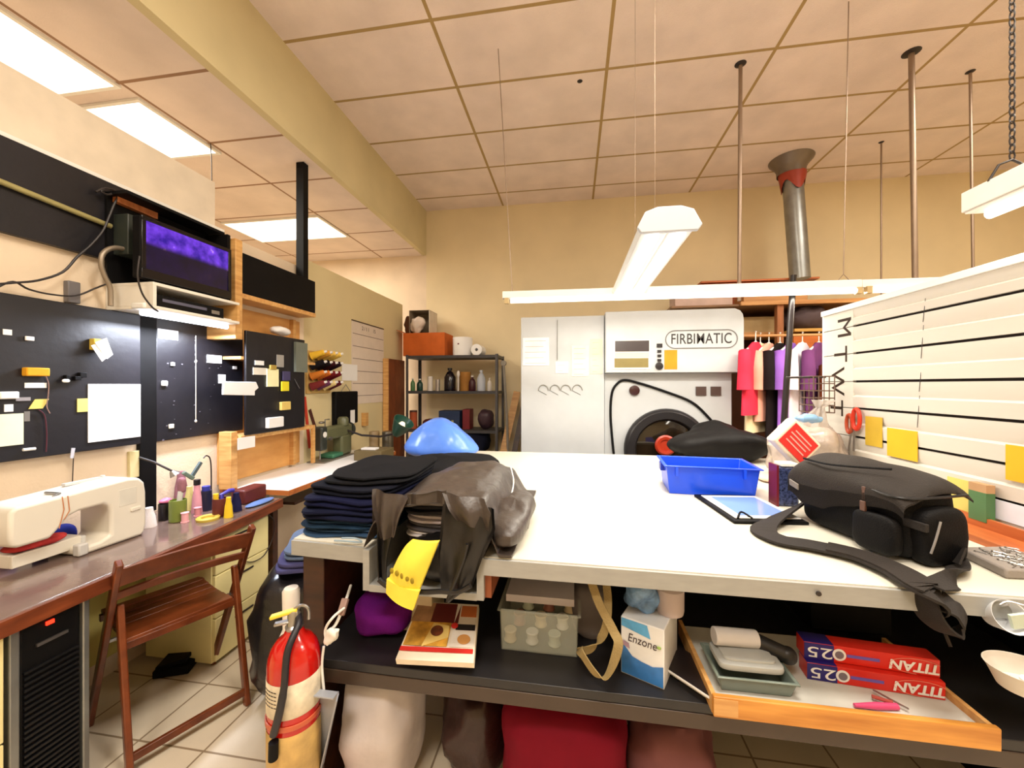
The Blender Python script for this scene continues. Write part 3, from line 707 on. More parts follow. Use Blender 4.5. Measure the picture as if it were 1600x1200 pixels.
# ---------------- thread rack on partition ----------------
XT = XW - .01
c = aX(506, 582, XT + .06)
t = thing('thread_rack', 'wooden peg rack for thread cones on the beige partition', 'rack', (XT, c.y, c.z - .2))
MB().box(XT, XT + .012, c.y - .17, c.y + .17, c.z - .19, c.z + .19).build('back_board', K('tan_board', (196, 160, 96), .6), t)
pg = MB()
cols = [(236, 190, 60), (220, 160, 60), (230, 190, 90), (240, 200, 90), (24, 20, 26), (30, 20, 24), (60, 20, 26), (40, 20, 30), (216, 130, 50), (206, 110, 40), (120, 30, 34), (110, 26, 36), (130, 50, 50), (110, 60, 90), (236, 214, 150), (90, 30, 40)]
names = ['golden', 'ochre', 'sand', 'amber', 'black', 'jet black', 'wine', 'plum-black', 'orange', 'burnt orange', 'maroon', 'crimson', 'rust', 'purple', 'ivory', 'dark red']
rows = ['top', 'second', 'third', 'bottom']; i = 0
for r in range(4):
    for k in range(4):
        yy = c.y - .125 + k * .083; zz = c.z + .135 - r * .09
        base = Vector((XT + .013, yy, zz)); d = Vector((.9, .25, .34)).normalized()
        qm = d.to_track_quat('Z', 'Y').to_matrix()
        pg.tube([base, base + d * .05], .003, 5)
        m = K('thread_' + names[i].replace(' ', '_').replace('-', '_'), cols[i], .8, bump=.4, bscale=220)
        th_ = thing('thread_cone', names[i] + ' thread cone on the ' + rows[r] + ' row of the peg rack', 'thread', base + d * .01, 'thread cones on the wall peg rack')
        MB().lathe(base + d * .012, [(.037, 0), (.038, .004), (.034, .008), (.024, .11), (.016, .118)], 14, qm).build('cone', m, th_)
        MB().lathe(base + d * .012, [(.012, .118), (.010, .138), (.002, .138)], 10, qm).build('tip', M_paper, th_)
        i += 1
pg.build('peg', M_steel, t)
card('paper_sheet', XT + .002, 534, 568, 558, 595, M_paper, 'blank cream sheet right of the thread cones on the partition', 'paper')
# black hanging bag
a = aX(522, 612, XT + .03); b = aX(557, 663, XT + .03)
t = thing('black_bag', 'flat black bag hanging on the partition with a white tag', 'bag', (XT, (a.y + b.y) / 2, b.z))
MB().box(XT + .002, XT + .05, a.y, b.y, b.z + .02, a.z).build('body', M_blackm, t, bevel=.012, seg=3)
plab(MB().box(XT + .051, XT + .054, lerp(a.y, b.y, .62), lerp(a.y, b.y, .82), b.z + .02, lerp(a.z, b.z, .55)).build('tag', M_paper, t), 'white tag')
MB().tube([Vector((XT + .03, lerp(a.y, b.y, .3), a.z)), Vector((XT + .03, lerp(a.y, b.y, .5), a.z + .07)), Vector((XT + .03, lerp(a.y, b.y, .7), a.z))], .004, 6).build('handle', M_steel, t)
pc = aX(567, 650, XT); tag(MB().box(XT, XT + .05, pc.y - .03, pc.y + .03, aX(567, 665, XT).z, aX(567, 645, XT).z).build('wood_block', M_pine), 'small pine block beside the black hanging bag', 'block')
# long rulers leaning at the end of pine rack
for i, (xa, m, lb) in enumerate(((478, K('red_ruler', (196, 60, 40), .5), 'red curved ruler hanging beside the farthest black board'), (486, K('brown_ruler', (84, 40, 34), .5), 'dark brown long ruler hanging beside the red one'))):
    tag(MB().bar(aX(xa - 2, 620 + i * 20, XW - .004), aX(xa + 6 + i * 10, 700, XW - .004), .03, .006, (1, 0, 0)).build('tailor_ruler', m), lb, 'ruler')

# brown cabinet at the partition end
a = aX(600, 553, XW + .35)
t = thing('brown_cabinet', 'brown wooden cabinet at the far end of the partition', 'cabinet', (XW + .1, 4.7, 0))
yA = aX(602, 600, XW + .02).y
MB().box(XW - .005, XW + .06, yA, 4.98, 0, 1.78).build('body', wood('cab_brown', (132, 66, 30), (100, 46, 20), 3, (6, 6, 2)), t, bevel=.003)
MB().box(XW + .0, XW + .066, yA - .02, yA, 0, 1.78).build('edge_strip', M_pine, t)

# ---------------- steel shelf at the back ----------------
t = thing('steel_shelving', 'dark grey steel shelving against the back wall', 'shelving', (-.95, 5.0, 0))
SYf, SYb = 4.80, 5.25
sxa = aY(634, 600, SYf).x; sxb = aY(778, 600, SYf).x
sz = [aY(700, 555, SYf).z, aY(700, 611, SYf).z, aY(700, 672, SYf).z, .55, .15]
MS = mat('dark_grey_steel', (84, 82, 84), .45, .4)
for (x, y) in ((sxa, SYf), (sxb, SYf), (sxa, SYb), (sxb, SYb)):
    s_ = 1 if x == sxa else -1; q = 1 if y == SYf else -1
    MB().box(x, x + s_ * .035, y, y + q * .004, 0, sz[0] + .01).box(x, x + s_ * .004, y, y + q * .035, 0, sz[0] + .01).build('upright', MS, t)
for z in sz: MB().box(sxa + .005, sxb - .005, SYf + .005, SYb - .005, z - .035, z).build('shelf', mat('shelf_dark', (64, 62, 64), .5, .2), t)
S0, S1, S2 = sz[0], sz[1], sz[2]
# cartons on top
p0 = aY(627, 552, 4.9).x; p1 = aY(697, 552, 4.9).x
t = thing('cardboard_box', 'orange-brown cardboard box on top of the steel shelving', 'box', ((p0 + p1) / 2, 5.0, S0))
MB().box(p0 + .05, p1, 4.84, 5.2, S0, S0 + .30).build('carton', K('orange_cardboard', (196, 98, 42), .7), t, bevel=.004)
MB().prism([(p0 + .05, 4.84, S0 + .301), (p0 + .05, 5.2, S0 + .301), (p0 - .04, 5.2, S0 + .34), (p0 - .04, 4.84, S0 + .34)], (0, 0, .006)).build('flap', K('orange_cardboard', (196, 98, 42), .7), t)
q0 = aY(644, 515, 5.0).x; q1 = aY(675, 515, 5.0).x
t = thing('open_carton', 'open white carton with a plastic bag hanging out, on the orange box', 'box', ((q0 + q1) / 2, 5.05, S0 + .302))
bz = S0 + .303; M_g = K('grey_card', (150, 132, 112), .7)
MB().box(q0, q1, 5.195, 5.2, bz, bz + .3).build('back_panel', M_g, t); MB().box(q0, q0 + .005, 4.9, 5.195, bz, bz + .3).build('side_panel', M_g, t)
MB().box(q1 - .005, q1, 4.9, 5.195, bz, bz + .3).build('side_panel', K('white_card', (216, 204, 186), .7), t); MB().box(q0 + .005, q1 - .005, 4.9, 5.195, bz, bz + .004).build('bottom_panel', M_g, t)
MB().box(q0, q1, 4.9, 5.2, bz + .3, bz + .305).build('top_panel', M_g, t)
tag(MB().sell(((q0 + q1) / 2 - .05, 4.93, bz + .11), (.10, .05, .105), .9, .05, 9, 5).build('plastic_bag', K('clear_film', (214, 196, 182), .3, bump=.3)), 'crumpled pale plastic bag in front of the open white carton', 'bag')
t = tag(MB().sell((aY(641, 500, 4.95).x - .03, 4.98, bz + .12), (.05, .06, .13), .7, .03, 9, 9).build('brown_bag', K('brown_cloth', (88, 56, 38), .8)), 'dark brown bundle left of the open white carton', 'bundle')
p0, p1 = aY(707, 552, 4.95).x, aY(737, 552, 4.95).x
t = thing('paper_roll', 'large white paper roll standing on the steel shelving', 'roll', ((p0 + p1) / 2, 4.98, S0))
MB().lathe(((p0 + p1) / 2, 4.98, S0), [((p1 - p0) / 2, 0), ((p1 - p0) / 2, .235), ((p1 - p0) / 2 - .005, .24), (.03, .24), (.03, .2)], 28).build('paper', M_paper, t)
MB().box((p0 + p1) / 2 - .03, (p0 + p1) / 2 - .012, 4.98 - (p1 - p0) / 2 - .001, 4.98 - (p1 - p0) / 2 + .004, S0 + .14, S0 + .158).build('mark', K('plum_mark', (120, 60, 80), .6), t)
p = aY(747, 552, 4.95); rr = .072
t = thing('paper_roll', 'small paper roll lying with its hollow end toward the room', 'roll', (p.x, 4.98, S0))
MB().lathe((p.x, 5.10, S0 + rr), [(rr, 0), (rr, .24), (.02, .24), (.02, .0), (rr, 0)], 28, Matrix.Rotation(math.pi / 2, 3, 'X'), cap=False).build('paper', M_paper, t)
# bottles on upper shelf
def bott(px, Y, z, r, h, m, label, kind='bottle', name='bottle', capm=None):
    p = aY(px, 600, Y); c = Vector((p.x, Y, z))
    pr = {'bottle': [(r * .92, 0), (r, .005), (r, h * .55), (r * .75, h * .72), (r * .35, h * .8), (r * .35, h * .9)],
          'jug': [(r * .95, 0), (r, .01), (r, h * .6), (r * .5, h * .82), (r * .28, h * .86), (r * .28, h * .9)],
          'can': [(r, 0), (r, h * .9), (r * .95, h * .9)]}[kind]
    t = thing(name, label, 'bottle' if kind != 'can' else 'can', c, 'bottles on the steel shelving')
    MB().lathe(c, pr + [(.002, pr[-1][1])], 18).build('body', m, t)
    MB().lathe(c + Vector((0, 0, h * .9)), [(r * .4 if kind != 'can' else r, 0), (r * .4 if kind != 'can' else r, h * .1), (.004, h * .1)], 14).build('cap', capm or m, t)
wp = K('white_plastic', (222, 214, 206), .4); lg = K('dark_glass', (26, 20, 26), .2)
bott(645, 4.95, S1, .03, .17, K('green_bottle', (90, 130, 80), .4), 'slim green bottle at the left end of the upper steel shelf', capm=wp)
bott(656, 4.95, S1, .04, .16, K('dark_green_glass', (24, 60, 50), .3), 'dark green bottle with a white cap beside the slim green one', capm=wp)
bott(672, 4.95, S1, .035, .19, wp, 'plain white cylinder on the upper steel shelf', 'can', 'canister')
bott(684, 4.95, S1, .03, .15, K('silver_can', (180, 170, 160), .35, .5), 'small silver can beside the black jug', 'can', 'canister')
bott(703, 4.95, S1, .075, .30, lg, 'large black jug in the middle of the upper steel shelf', 'jug', 'jug')
bott(727, 5.05, S1, .075, .25, K('kraft_tin', (178, 124, 62), .6), 'tan tin behind the small bottles on the upper steel shelf', 'can', 'canister')
bott(738, 4.92, S1, .045, .20, K('maroon_plastic', (66, 22, 30), .4), 'maroon bottle with a white cap on the upper steel shelf', capm=wp)
bott(752, 4.95, S1, .055, .27, K('pale_blue_plastic', (196, 202, 214), .4), 'pale blue plastic bottle on the upper steel shelf', 'jug')
bott(765, 4.95, S1, .03, .17, wp, 'slim white bottle at the right end of the upper steel shelf', capm=wp)
p = aY(716, 600, 4.9)
tag(MB().tube([(p.x, 4.9, S1), (p.x, 4.9, S1 + .19)], .012, 8).sell((p.x, 4.9, S1 + .22), (.022, .01, .045), 1, nu=12, nv=8).build('ladle', wp), 'white paddle standing beside the black jug', 'paddle')
# middle shelf items
p = aY(645, 600, 4.92); bott(646, 4.92, S2, .05, .24, K('terracotta', (178, 88, 54), .6), 'terracotta coloured jar on the middle steel shelf', 'can', 'jar', K('brown_lid', (84, 44, 30), .5))
p = aY(705, 600, 4.95)
t = thing('drawer_chest', 'small navy chest with green and cream labels on the middle steel shelf', 'chest', (p.x, 4.95, S2))
MB().box(p.x - .14, p.x + .14, 4.86, 5.1, S2, S2 + .24).build('body', K('navy_chest', (22, 44, 80), .5), t, bevel=.004)
MB().box(p.x - .11, p.x - .07, 4.855, 4.86, S2 + .01, S2 + .12).build('label', K('label_green', (110, 160, 70), .6), t)
MB().box(p.x + .03, p.x + .06, 4.855, 4.86, S2 + .01, S2 + .12).build('label', K('label_cream', (180, 176, 120), .6), t)
p = aY(731, 600, 5.0)
tag(MB().box(p.x - .045, p.x + .05, 4.9, 5.1, S2, S2 + .26).build('red_binder', K('dark_red', (120, 18, 28), .5), bevel=.003), 'dark red binder beside the navy chest', 'binder')
p = aY(762, 600, 5.0)
tag(MB().sell((p.x - .02, 5.0, S2 + .13), (.09, .12, .13), .7, .03, 8, 6, flat=-.13).build('plum_bag', K('plum_bag', (66, 44, 54), .5)), 'dark plum bag at the right of the middle steel shelf', 'bag')
p = aY(672, 600, 5.0)
tag(MB().sell((p.x, 5.0, S2 + .06), (.09, .12, .06), .7, .02, 8, 7, flat=-.06).build('brown_bundle', K('brown_bundle', (96, 44, 36), .8)), 'reddish brown bundle left of the navy chest', 'bundle')
tag(MB().sell(((sxa + sxb) / 2, 5.0, .55 + .17), (.45, .17, .165), .5, .05, 6, 12, flat=-.16).build('garment_pile', K('dark_navy_cloth', (24, 26, 42), .85)), 'heap of dark clothes on the lower steel shelf', 'clothes')
# ladder-like planks leaning beside shelf and the machine
a = aY(808, 612, 5.1); b = aY(783, 706, 4.7)
tag(MB().bar(a, (b.x - .12, 4.72, .01), .09, .02, (0, 1, 0)).build('wood_plank', M_pine), 'pine plank leaning on the back wall left of the white machine', 'plank')
tag(MB().bar(a + Vector((.09, .12, -.1)), (b.x + .02, 4.85, .01), .07, .02, (0, 1, 0)).build('wood_plank', M_dark), 'dark plank leaning behind the pine one', 'plank')
tag(MB().tube([(sxb + .06, 4.86, 1.74), (sxb + .10, 4.9, 1.0), (sxb + .12, 4.9, .01)], .016, 8).tube([(sxb + .06, 4.84, 1.73), (sxb + .06, 4.9, 1.73)], .035, 12).build('roller_pole', K('grey_pole', (150, 142, 130), .5)), 'thin grey pole leaning at the right side of the steel shelving', 'pole')
# ---------------- dry-cleaning machine ----------------
MY = 3.6
mx0 = aY(814, 600, MY).x; mxm = aY(945, 600, MY).x; mx1 = aY(1158, 600, MY).x; mz = 2.10
M_en2 = mat('machine_grey_white', (186, 190, 194), .35, var=.02)
t = thing('dry_cleaning_machine', 'large white dry-cleaning machine with a round door behind the cutting table', 'machine', ((mx0 + mx1) / 2, MY + .5, 0))
MB().box(mx0, mxm - .004, MY, MY + 1.15, .02, mz - .02).build('cabinet', M_en2, t, bevel=.006)
hz = aY(1050, 582, MY - .1).z
hd = [(mxm, hz), (mx1, hz), (mx1, mz - .10), (mx1 - .008, mz - .05), (mx1 - .03, mz - .018), (mx1 - .07, mz), (mxm, mz)]
MB().prism([(x, MY - .06, z) for x, z in hd], (0, 1.2, 0)).build('hood', M_en2, t, bevel=.006)
MB().box(mxm, mx1 - .06, MY + .04, MY + 1.15, .02, hz).build('lower_front', M_en2, t, bevel=.004)
FY = MY + .04
dc = aY(1040, 702, FY)
R90 = Matrix.Rotation(math.pi / 2, 3, 'X')
d = MB().lathe((dc.x, FY, dc.z), [(.36, 0), (.365, .03), (.355, .06), (.335, .075), (.275, .07), (.26, .05), (.26, .0)], 48, R90, cap=False).build('door', mat('door_rubber', (34, 32, 34), .35), t)
plab(MB().lathe((dc.x, FY, dc.z), [(.262, .035), (.18, .055), (.0001, .06)], 48, R90, cap=False).build('glass', mat('door_glass', (30, 22, 14), .06, var=.4, scale=5), d), 'dark door glass')
MB().lathe(aY(1037, 694, FY), [(.085, .05), (.09, .075), (.075, .085), (.05, .08), (.05, .07), (.0001, .07)], 32, R90, cap=False).build('hub', mat('red_hub', (170, 50, 26), .4), d)
cords = [aY(x, y, FY - .012) for x, y in ((962, 735), (958, 700), (954, 650), (956, 615), (964, 600), (976, 594), (1000, 599), (1040, 612), (1080, 628), (1105, 650), (1122, 672), (1128, 692), (1128, 720))]
MB().tube(smooth_path(cords, 5), .011, 8).build('hose', M_blackm, t)
p = aY(991, 610, FY)
MB().lathe((p.x, FY, p.z), [(.045, 0), (.045, .02), (.02, .025), (.0001, .025)], 24, R90).build('gauge', K('dark_red_gauge', (50, 14, 16), .3), t)
HY = MY - .06
def pan(name, x0, y0, x1, y1, m, th=.004, Y=HY, par=None, lab=None):
    a = aY(x0, y0, Y); b = aY(x1, y1, Y)
    o = MB().box(a.x, b.x, Y - th, Y + .0005, b.z, a.z).build(name, m, par or t)
    if lab: plab(o, lab)
    return o
pan('control_panel', 957, 531, 1017, 577, K('panel_pale', (226, 220, 210), .4), .004)
pan('display', 961, 533, 1014, 549, K('display_dark', (60, 52, 54), .3), .006); pan('label_strip', 961, 551, 1014, 558, K('pink_strip', (222, 190, 176), .5), .006)
pan('label_strip', 960, 560, 1013, 574, K('olive_strip', (126, 112, 60), .5), .006)
for y in (541, 549, 556, 563): pan('push_button', 1027, y - 2, 1033, y + 2, K('black_plastic', (26, 22, 26), .35), .01)
p = aY(1030, 572, HY); MB().lathe((p.x, HY, p.z), [(.034, 0), (.03, .02), (.012, .022), (.0001, .022)], 20, R90).build('knob', K('black_plastic', (26, 22, 26), .35), t)
pan('button_plate', 1026, 537, 1035, 543, K('black_plastic', (26, 22, 26), .35), .004)
pan('orange_note', 1038, 547, 1058, 577, K('orange_note', (214, 138, 40), .7), .003)
a = aY(1040, 517, HY); b = aY(1152, 543, HY); cz = (a.z + b.z) / 2; hh = (a.z - b.z) / 2
pl_ = []
for k in range(13): an = math.pi / 2 + math.pi * k / 12; pl_.append((a.x + hh + math.cos(an) * hh, HY - .003, cz + math.sin(an) * hh))
for k in range(13): an = -math.pi / 2 + math.pi * k / 12; pl_.append((b.x - hh + math.cos(an) * hh, HY - .003, cz + math.sin(an) * hh))
rim = MB().tube(pl_ + [pl_[0]], .004, 6, cap=False).build('logo_rim', K('rim_grey', (110, 108, 106), .4), t)
text('logo_lettering', 'FIRBIMATIC', .092, ((a.x + b.x) / 2, HY - .001, cz), (1, 0, 0), (0, 0, 1), K('logo_black', (40, 34, 34), .5), t, sx=.74, bold=.008, sp=1.05)
for (x, lb) in ((1095, 'dark door-latch plate'), (1118, 'dark door-latch plate')):
    q = pan('latch_plate', x - 8, 604, x + 8, 618, K('plate_brown', (76, 58, 54), .4), .012, FY, lab=None)
for i, x in enumerate((849, 867, 884, 902)):
    p = aY(x, 610, MY); MB().tube([Vector((p.x + .045 * math.cos(k * math.pi / 8), MY - .006, p.z + .05 * math.sin(k * math.pi / 8))) for k in range(9)] , .004, 5).tube([(p.x - .045, MY - .004, p.z), (p.x + .03, MY - .004, p.z - .04)], .002, 5).build('hook', M_gal, t)
MB().tube([aY(871, 500, MY - .012), aY(871, 562, MY - .012)], .004, 6).build('cabinet_lever', M_gal, t)
def onm(name, x0, y0, x1, y1, m, label, Y=MY):
    a = aY(x0, y0, Y); b = aY(x1, y1, Y)
    tt = thing(name, label, 'paper', ((a.x + b.x) / 2, Y - .003, b.z))
    MB().box(a.x, b.x, Y - .004, Y - .0015, b.z, a.z).build('sheet', m, tt)
    l = MB(); n = max(2, int((y1 - y0) / 8))
    for k in range(n):
        z = lerp(a.z, b.z, (k + .6) / n); l.box(a.x + .02, b.x - .03 - .02 * (k % 2), Y - .0048, Y - .0040, z - .002, z + .002)
    l.build('printed_line', K('faint_ink', (176, 166, 164), .8), tt)
onm('paper_notice', 817, 528, 858, 571, K('pinkish_paper', (244, 236, 232), .8), 'white printed notice taped at the left of the white machine')
onm('paper_notice', 893, 540, 920, 588, K('pale_yellow_sheet', (240, 240, 206), .8), 'pale yellow sheet taped to the cabinet of the white machine')
onm('paper_notice', 922, 530, 941, 584, K('yellowish_sheet', (236, 238, 190), .8), 'narrow yellow-green sheet at the edge of the white machine cabinet')
onm('paper_notice', 868, 565, 888, 583, M_paper, 'small white slip under the lever of the white machine cabinet')

# ---------------- light fixtures ----------------
lx0, lx1, lyy = .265, .51, 2.27
t = thing('pendant_fixture', 'twin-tube fluorescent fixture running toward the camera above the machine', 'light fixture', (.39, 2.27, 2.09))
pz = 2.09
oct_ = [(.27, pz + .02), (.30, pz + .075), (.345, pz + .09), (.43, pz + .09), (.475, pz + .075), (.505, pz + .02), (.49, pz), (.285, pz)]
MB().prism([(x, 1.68, z) for x, z in oct_], (0, 1.17, 0)).build('housing', M_enamel, t, bevel=.003)
MB().prism([((x - .3875) * 1.08 + .3875, 1.66, (z - pz) * 1.15 + pz - .016) for x, z in oct_], (0, .022, 0)).build('end_cap', mat('cap_white', (196, 202, 214), .4, var=.01), t, bevel=.004)
for x in (.335, .44): MB().tube([(x, 1.70, pz - .016), (x, 2.82, pz - .016)], .022, 14).build('lamp_tube', M_tube, t)
MB().box(.383, .392, 1.69, 2.83, pz - .012, pz).build('divider', M_enamel, t)
for yy in (1.95, 2.55): MB().tube([(.3875, yy, pz + .09), (.3875, yy, HI)], .0012, 5).build('suspension_wire', M_rod, t)
# long strip
s0 = aD(786, 468, 2.86); s1 = aD(1482, 447, 2.86)
SY = 2.84; zz = pz + .015
xa = aY(786, 466, SY).x; xb = aY(1342, 455, SY).x; xc = aY(1350, 455, SY).x; xd = aY(1478, 447, SY).x
za0 = aY(786, 462, SY).z; zb0 = aY(1478, 440, SY).z
def sz_(x): return lerp(za0, zb0, (x - xa) / (xd - xa)) 
t = thing('strip_fixture', 'long single-tube fluorescent strip hanging across the room', 'light fixture', ((xa + xb) / 2, SY, sz_(0)))
MB().bar((xa, SY, sz_(xa)), (xb, SY, sz_(xb)), .06, .05).build('housing', M_white, t, bevel=.003)
MB().tube([(xa + .06, SY - .02, sz_(xa) - .045), (xb - .03, SY - .02, sz_(xb) - .045)], .018, 14).build('lamp_tube', M_tube, t)
for x in (xa + .03, xb - .015): MB().box(x - .015, x + .015, SY - .035, SY - .005, sz_(x) - .065, sz_(x) - .025).build('lamp_holder', K('holder_tan', (190, 166, 120), .5), t)
c1 = aY(783, 97, SY)
MB().tube([(xa + .07, SY, sz_(xa) + .025), (aZ(783, 97, HI).x, SY, HI)], .003, 6).build('suspension_wire', M_rod, t)
p = aY(1318, 430, SY)
MB().tube([(p.x, SY, sz_(p.x) + .07), (p.x + .03, SY, HI)], .003, 6).tube([(p.x - .04, SY, sz_(p.x) + .02), (p.x, SY, sz_(p.x) + .07), (p.x + .04, SY, sz_(p.x) + .02)], .003, 5).build('suspension_wire', M_rod, t)
t = thing('strip_fixture', 'short fluorescent strip continuing the long one above the slat wall end', 'light fixture', ((xc + xd) / 2, SY, sz_(xc)))
MB().bar((xc - .02, SY + .01, sz_(xc)), (xd, SY + .01, sz_(xd)), .06, .05).build('housing', M_white, t, bevel=.003)
MB().tube([(xc + .03, SY - .02, sz_(xc) - .045), (xd - .03, SY - .02, sz_(xd) - .045)], .018, 14).build('lamp_tube', M_tube, t)
for x in (xc + .012, xd - .015): MB().box(x - .015, x + .015, SY - .035, SY - .005, sz_(x) - .065, sz_(x) - .02).build('lamp_holder', K('holder_tan', (190, 166, 120), .5), t)
# right hanging fixture
ry0 = 1.72
t = thing('hanging_fixture', 'white fluorescent fixture hanging on a chain at the right', 'light fixture', (1.52, 1.2, 2.09))
MB().box(1.45, 1.58, .55, ry0, 2.10, 2.175).build('housing', M_white, t, bevel=.003)
MB().box(1.455, 1.575, .56, ry0 - .01, 2.092, 2.099).build('reflector', M_white, t)
MB().tube([(1.515, .58, 2.08), (1.515, ry0 - .03, 2.08)], .018, 12).build('lamp_tube', M_tube, t)
ch = MB(); cx_, cy_ = 1.52, 1.62
n = int((HI - 2.25) / .026)
for k in range(n):
    z = 2.24 + k * .026; a_ = (k % 2) * math.pi / 2
    pts = [Vector((cx_ + .008 * math.cos(q) * math.cos(a_), cy_ + .008 * math.cos(q) * math.sin(a_), z + .013 + .017 * math.sin(q))) for q in [j * math.pi / 4 for j in range(9)]]
    ch.tube(pts, .0025, 5, cap=False)
ch.tube([(cx_ - .07, cy_, 2.17), (cx_ - .04, cy_, 2.225), (cx_, cy_, 2.24), (cx_ + .05, cy_, 2.21), (cx_ + .07, cy_, 2.172)], .004, 6)
ch.build('chain', M_cable, t)
# ceiling rods
def rod(px, py, r, zb_, label, px2=None, py2=None, Y=None):
    p = aZ(px, py, HI)
    q = Vector((p.x, p.y, zb_)) if px2 is None else aY(px2, py2, p.y)
    t = thing('hanging_rod', label, 'rod', Vector((p.x, p.y, q.z)), 'steel rods hanging from the ceiling')
    MB().tube([q, p], r, 10).build('rod', M_rod, t)
    MB().lathe(p - Vector((0, 0, .012)), [(r * 1.3, 0), (r * 3, .011)], 16).build('ceiling_cap', M_cable, t)
rod(1157, 100, .014, 2.3, 'straight steel rod hanging left of the vent pipe', 1155, 470)
rod(1424, 82, .019, 2.2, 'thickest steel rod, coming down right of the vent pipe', 1430, 437)
rod(1377, 222, .008, 2.0, 'thin rod just left of the thickest one', 1377, 500)
rod(1516, 112, .010, 2.0, 'thin rod near the right edge behind the chain', 1521, 460)
# vent pipe
p = aZ(1236, 250, HI); q = aY(1250, 436, p.y)
t = thing('vent_pipe', 'grey vent pipe with a ceiling collar and red tape', 'pipe', q)
d = (p - q)
MB().tube([q, p - d * .02], .098, 28).build('pipe', M_gal, t)
MB().lathe(p - Vector((0, 0, .17)), [(.135, 0), (.14, .06), (.16, .10), (.21, .155), (.215, .168), (.1, .168)], 32, cap=False).build('collar', K('collar_grey', (124, 112, 100), .4, .4), t)
def tp(u, v):
    an = u * 2 * math.pi; r_ = .133 - .02 * v; low = -.30 - .06 * math.sin(an * 3) * v
    z = lerp(-.16, low, v); ctr = p + d.normalized() * (z)
    return Vector((ctr.x + math.cos(an) * r_, ctr.y + math.sin(an) * r_, p.z + z))
MB().grid(tp, 28, 6, wrapu=True).build('red_tape', K('red_tape', (166, 60, 40), .45), t)
# small stain/hook on ceiling tile
p = aZ(906, 127, HI)
tag(MB().lathe((p.x, p.y, HI - .008), [(.01, 0), (.022, .008)], 12).build('ceiling_sprinkler', M_cable), 'small dark sprinkler head in a tile of the high ceiling', 'sprinkler')

# ---------------- loft rack and hanging clothes at the back right ----------------
LY = 4.35
xl = aY(1050, 440, LY).x; xr = aY(1375, 440, LY).x
lz = aY(1100, 476, LY).z
t = thing('storage_rack', 'wooden storage rack behind the machine and the slat wall', 'rack', ((xl + xr) / 2, LY + .3, 0))
MW = wood('rack_wood', (214, 160, 100), (180, 122, 66), 3, (1, 8, 8)); MO = wood('orange_board', (206, 112, 46), (176, 88, 30), 3, (1, 8, 8))
MB().box(aY(1158, 470, LY).x, xr + .6, LY, LY + .03, lz - .02, lz + .02).build('front_rail', MW, t, bevel=.002)
MB().box(xl, xr + .6, LY + .03, LY + .75, lz - .02, lz).build('top_board', wood('brown_board', (150, 110, 76), (120, 84, 54), 2, (1, 6, 6)), t)
l2 = aY(1262, 515, LY).z
MB().box(aY(1240, 500, LY).x, xr + .6, LY - .02, LY + .75, l2 - .02, l2 + .01).build('shelf_board', wood('yellow_board', (226, 178, 96), (200, 150, 70), 2, (1, 6, 6)), t, bevel=.002)
l3 = aY(1262, 551, LY).z
MB().box(aY(1238, 540, LY).x, xr + .6, LY - .05, LY + .75, l3 - .01, l3 + .02).build('shelf_board', MO, t, bevel=.002)
MB().box(aY(1240, 530, LY).x, xr + .6, LY + .0, LY + .03, l3 + .02, l2 - .05).build('front_board', MO, t, bevel=.002)
for px in (1222, 1345): 
    x = aY(px, 500, LY).x; MB().box(x - .03, x + .03, LY + .03, LY + .09, 0, lz - .02).build('upright', wood('upright_wood', (176, 110, 66), (140, 84, 46), 3, (8, 8, 1)), t)
MB().box(aY(1150, 560, LY + .6).x, xr + .6, LY + .76, LY + .78, 0, lz - .02).build('back_panel', K('dark_brown_panel', (70, 40, 26), .7), t)
# things on the rack
a = aY(1160, 520, LY + .25); b = aY(1220, 494, LY + .25)
tag(MB().box(a.x, b.x - .05, LY + .25, LY + .6, a.z, b.z).build('beige_carton', K('beige_carton', (190, 162, 118), .7), bevel=.003), 'beige carton under the top board of the storage rack', 'box')
MB_ = MB().box(a.x - .1, b.x, LY + .2, LY + .7, a.z - .03, a.z - .002)
MB_.build('shelf_board', MW, t)
p = aY(1258, 500, LY + .2)
tag(MB().sell((p.x + .02, LY + .25, l2 + .01 + .13), (.19, .2, .14), .8, .05, 8, 21, flat=-.128).build('grey_bundle', K('grey_bundle', (92, 78, 80), .85)), 'grey clothes bundle on the yellow shelf board of the storage rack', 'clothes')
tag(MB().sell((p.x + .12, LY + .05, l2 + .15), (.06, .05, .07), .8, .03, 14, 22).build('white_rag', M_paper), 'white rag hanging at the front of the grey clothes bundle', 'cloth') if False else None
# stuff piled on top: flat boards, red-brown case
tb = lz
for i, (xa_, xb_, dz, h, m, nm, lb, cat) in enumerate((
        (1052, 1140, .0, .055, K('lilac_folder', (206, 180, 170), .7), 'flat_carton', 'pale flat carton at the left end of the rack top', 'carton'),
        (1100, 1232, .06, .10, K('red_brown_case', (150, 76, 46), .6), 'wooden_case', 'reddish brown case on the rack top under the long board', 'case'),
        (1150, 1245, .0, .055, MW, 'wood_stack', 'pale wood offcut lying on the rack top in front of the brown case', 'wood'),
        )):
    a = aY(xa_, 440, LY + .2 + i * .06).x; b = aY(xb_, 440, LY + .2 + i * .06).x
    y_ = (LY + .12, LY + .45, LY + .12)[i]; 
    tag(MB().box(a, b, y_, y_ + .25, tb + (0, 0, 0)[i], tb + (.20, .33, .12)[i]).build(nm, m, bevel=.003), lb, cat)
a = aY(1092, 424, LY + .5); b = aY(1274, 428, LY + .5)
tag(MB().box(a.x, b.x, LY + .42, LY + .72, tb + .332, tb + .352).build('long_board', MO, bevel=.002), 'long orange-brown board lying highest on the rack top', 'board')

